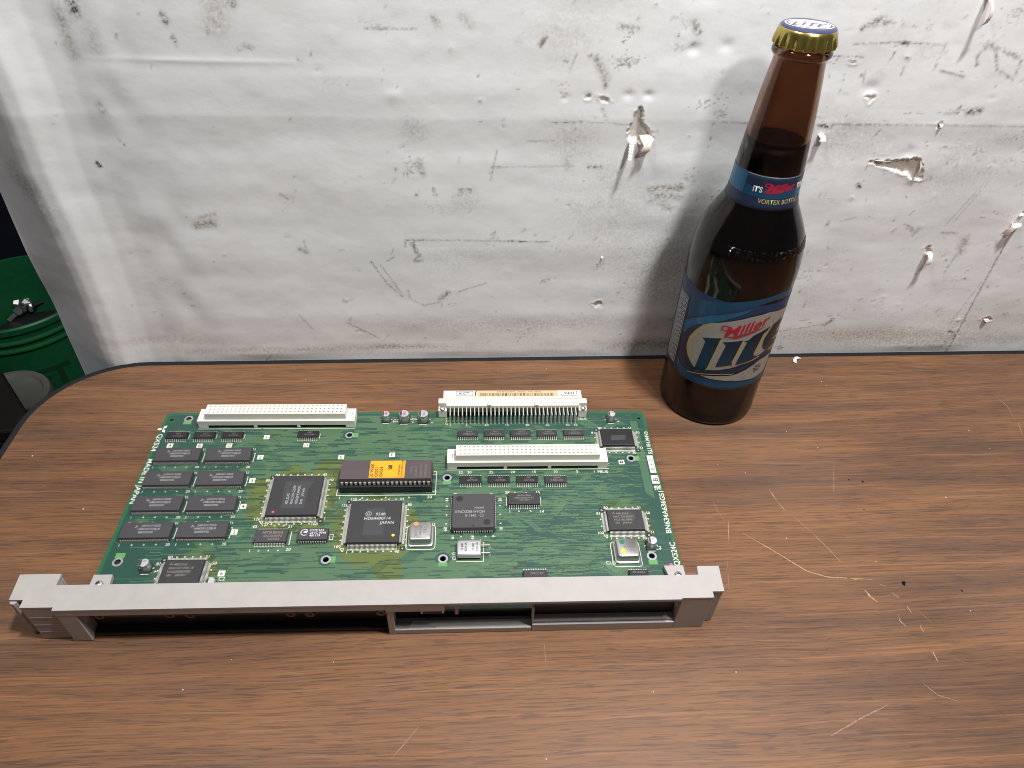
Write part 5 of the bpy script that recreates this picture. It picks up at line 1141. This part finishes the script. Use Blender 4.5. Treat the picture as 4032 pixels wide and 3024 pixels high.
for i, (tx, yy_) in enumerate((('12.288', -3.6), ('KDS 6A', -1.7), ('12.288', 2.2), ('KDS 6A', 4.2))): g.text(tx, yy_, .2, 1.15, 4.29, math.pi / 2, .012)
g.build('lettering', m_ink, xt)
g = MB()
for k in (-2.4, 2.4): g.box(6.2, 11.0, k - .25, k + .25, 1.9, 2.4); g.box(10.6, 11.1, k - .25, k + .25, .05, 2.3); g.lathe([(.75, .04), (.5, .5), (.3, .8)], 8, (10.85, k))
g.build('wires', m_tin2, xt)
sk.line([(XU - 6.6, XV - 6.2), (XU + 7.6, XV - 6.2), (XU + 7.6, XV + 5.8)], .35, ZS)
g = MB(); u_, v_ = on_board(c7(1280, 630) if False else F(353, 948)); g.disc(u_ + 1.4, v_ + .6, .95, .08, 12); g.build('blue_paint_dot', mat('blue_paint', (.06, .20, .62), .5), board)
u_, v_ = on_board(c5(1642, 716)); g = MB(); g.disc(u_, v_, .9, .08, 12); g.build('pink_paint_spot', bpy.data.materials['pink_paint'], board)
sk.build('silkscreen', m_silk, board, stuff=True); BOXES.build('silkscreen_blocks', m_silk, board, stuff=True); INK.build('block_letters', m_ink, board, stuff=True)

# ------------------------------------------------------------------ grey front frame
m_fr = speckled('grey_frame_plastic', (0.385, 0.362, 0.349), .52, .09, 120, .05); m_frd = mat('dark_plastic_and_shade', (0.02, 0.02, 0.021), .5); m_lbl = mat('faint_lettering', (.40, .385, .375), .7)
TOPW, BOT = 16.0, -12.35
sl = [(-236.5, -72.2), (-217.3, -72.2), (-217.3, -78.3), (91.0, -78.3), (91.6, -73.4), (102.6, -73.4), (101.8, -87.7), (96.0, -87.7), (96.0, -91.0), (80.2, -91.0), (80.2, -91.7), (-213.9, -91.7), (-213.9, -90.0), (-229.0, -89.9), (-229.0, -85.9), (-235.4, -85.7)]
sl = list(reversed(sl)); g = MB(); mf = outline([sl], TOPW - 1.4, TOPW); g.add(mf.v, mf.f)
frame = g.build('front_frame', m_fr, CB, bevel=0.0)
T1 = TOPW - 1.45
g = MB(); g.box(-213.8, -62.2, -91.65, -89.6, 10.8, T1); g.box(-62.1, -34.0, -91.65, -89.6, 9.2, T1); g.box(-33.9, 80.1, -91.65, -90.2, T1 - .5, T1); g.build('front_lip', m_fr, frame)
def col(name, x0, x1, y0, y1, z0, z1, bv=.35, m_=None): 
    g_ = MB(); g_.box(x0, x1, y0, y1, z0, z1); return g_.build(name, m_ or m_fr, frame, bevel=bv)
gp = col('end_block', -229.0, -214.4, -89.9, -78.4, BOT + .1, T1); col('end_block', -213.8, -205.0, -91.6, -82.0, BOT, 10.7)
col('end_block', 80.6, 95.9, -90.9, -80.0, BOT, T1)
for k in (-6, .5, 7):                                 # finger ridges on the left end
    g = MB(); g.box(-228.2, -215.2, -90.12, -89.92, k, k + .6, .1); g.build('grip_ridge', m_fr, frame)
g = MB(); rr = [(-236.0, -85.4), (-235.2, -86.9), (-233.6, -87.3), (-232.4, -86.2), (-232.6, -73.0), (-236.3, -73.0)]; g.prism([p for p in rr], BOT + .2, T1); g.build('end_fin', m_fr, frame, bevel=.3)
col('ear_wall', -232.3, -217.5, -73.8, -72.4, BOT + .6, T1); col('ear_wall', -219.2, -217.5, -78.2, -73.9, BOT + .6, T1)
col('end_fin', 96.6, 101.6, -87.4, -86.0, BOT + .2, T1); col('end_fin', 100.2, 101.7, -85.9, -74.6, BOT + .2, T1); col('ear_wall', 92.4, 102.0, -74.5, -73.5, BOT + .6, T1); col('ear_wall', 91.6, 92.9, -78.0, -74.6, BOT + .6, T1)
# lower rail on the right with its ledges
g = MB(); g.box(-61.0, 8.6, -91.3, -87.4, BOT, -8.6); g.box(-61.0, 8.6, -87.3, -84.2, BOT, -9.4); g.build('lower_rail', m_fr, frame, bevel=.3)
g = MB(); g.add([(-52.5, -91.25, -8.58), (8.5, -91.25, -8.58), (8.5, -87.2, -7.2), (-50.5, -87.2, -7.2), (-52.5, -91.25, -8.7), (8.5, -91.25, -8.7), (8.5, -87.2, -8.7), (-50.5, -87.2, -8.7)], [(0, 1, 2, 3), (0, 3, 7, 4), (1, 5, 6, 2), (2, 6, 7, 3), (0, 4, 5, 1)]); g.build('rail_ledge', m_fr, frame)
g = MB(); g.box(8.8, 80.4, -91.2, -90.0, BOT, -6.3); g.box(8.8, 80.4, -89.9, -86.0, BOT, -4.9, 0); g.build('lower_rail', m_fr, frame, bevel=.25)
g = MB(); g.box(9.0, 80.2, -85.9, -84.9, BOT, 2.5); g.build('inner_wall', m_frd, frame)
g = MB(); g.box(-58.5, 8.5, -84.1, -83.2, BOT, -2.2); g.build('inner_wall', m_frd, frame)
col('divider', -62.0, -58.8, -91.4, -84.3, BOT, 9.1, .3); col('rail_bar', 9.2, 80.0, -84.7, -83.2, 7.6, 9.4, .2); col('rail_bar', -30.0, 8.6, -83.0, -81.0, -1.6, -.0 - 1.0, .1)
col('guide_post', -29.4, -27.6, -88.6, -86.4, .4, 11.0, .3); col('divider', 8.6, 9.4, -90.8, -85.8, -6.0, 8.6, .1)
for tx, px_ in (('CR3H', (515, 2409)), ('CNMH', (915, 2402)), ('CSA31', (1340, 2396))):
    c_ = (BMI @ np.append(CAMP, 1))[:3]; d = BMI[:3, :3] @ ray(px_); t_ = (-91.7 - c_[1]) / d[1]; X_ = c_ + t_ * d
    g = MB(); g.text(tx, 0, 0, 2.0, 0, 0, .01); o = g.build('panel_lettering', m_lbl, frame, (X_[0], -91.68, 12.7)); o.rotation_euler = (math.pi / 2, math.pi, 0)
g = MB(); g.text('CSH12', 0, 0, 1.9, 0, 0, .01); o = g.build('panel_lettering', m_lbl, frame, (-48.5, -91.68, 11.0)); o.rotation_euler = (math.pi / 2, math.pi, 0)
g = MB(); g.box(-204.6, -62.2, -89.2, -84.4, BOT, -10.2); g.box(-204.6, -62.2, -84.3, -83.0, BOT, -1.8); g.build('shade_box', m_frd, frame)  # black box added in place of the deep shade below the bar
# screw tabs that hold the frame to the board
for su, pts in ((-1, [(-209.8, -78.2), (-199.4, -78.2), (-200.6, -64.4), (-209.8, -64.4)]), (1, [(78.8, -64.2), (89.2, -64.2), (89.2, -78.2), (82.0, -78.2)])):
    g = MB(); P_ = pts if su < 0 else [pts[3], pts[2], pts[1], pts[0]]; g.prism(P_, .06, 3.0); tb = g.build('screw_tab', m_fr, frame, bevel=.3)
    cx = -205.0 if su < 0 else 85.2; g = MB(); g.lathe([(2.0, 3.02), (2.0, 3.5), (1.5, 4.2), (.5, 4.5)], 20, (cx, -70.2)); smooth_angle(g.build('screw', mat('screw_steel', (.75, .75, .77), .22, .95), frame), 40)
    g = MB(); g.box(cx - .9, cx + .9, -70.42, -69.98, 4.2, 4.55); g.build('screw_slot', m_ink, frame)
# cable connectors behind the left opening
m_conn = mat('black_connector', (0.012, 0.012, 0.013), .45); m_hex = mat('hex_post_brass', (0.16, 0.12, 0.09), .45, .8)
for a0, a1 in ((-197.5, -173.0), (-155.0, -114.5), (-96.5, -70.5)):
    g = MB(); g.box(a0, a1, -85.0, -78.5, 2.0, 10.4); g.box(a0 + 1.5, a1 - 1.5, -87.6, -85.0, 3.4, 9.8, .4); o = g.build('cable_connector', m_conn, CB, bevel=.4)
    k = MB(); n_ = int((a1 - a0 - 5) / 2.2)
    for i in range(n_):
        for r in range(2): k.box(a0 + 3 + i * 2.2 + r * 1.1 - .4, a0 + 3 + i * 2.2 + r * 1.1 + .4, -87.66, -87.6, 5.2 + r * 2.4, 6.0 + r * 2.4)
    k.build('contact_slots', m_ink, o, stuff=True)
for px_ in ((390, 2429), (668, 2424), (748, 2424), (1145, 2420), (1220, 2420), (1500, 2415)):
    c_ = (BMI @ np.append(CAMP, 1))[:3]; d = BMI[:3, :3] @ ray(px_); t_ = (-88.2 - c_[1]) / d[1]; X_ = c_ + t_ * d
    P_ = [(2.5 * math.cos(i * math.pi / 3), 2.5 * math.sin(i * math.pi / 3)) for i in range(6)]; g = MB(); g.prism(P_, 0, 4.6); o = g.build('hex_post', m_hex, CB, (X_[0], -83.6, X_[2])); o.rotation_euler = (math.pi / 2, 0, 0)
    g = MB(); g.disc(0, 0, 1.2, 4.63, 14); g.build('thread_hole', m_ink, o)
g = MB(); g.box(-46.0, -34.6, -88.4, -80.0, 1.2, 8.2); g.box(-45.4, -35.2, -88.9, -88.4, 2.0, 4.4); g.build('display_connector', m_osc, CB, bevel=.3); g = MB(); g.box(-45.0, -35.6, -88.96, -88.9, 2.2, 4.2); g.build('connector_slot', m_ink, CB)
st('TP6', -21.0, -82.2, 1.8, 0, .02) if False else None
g = MB(); g.text('TP6', *on_board((1870, 2372)), 1.9, .08, 0, .02); g.build('test_point_lettering', m_silk, board)
# rear feet and solder side, out of sight under the board
for a in (-190, 70):
    g = MB(); g.lathe([(3.2, -1.7), (3.2, -16.6 + 1.0), (2.6, -16.6)], 12, (a, 44)); smooth_angle(g.build('standoff', m_frd, CB))
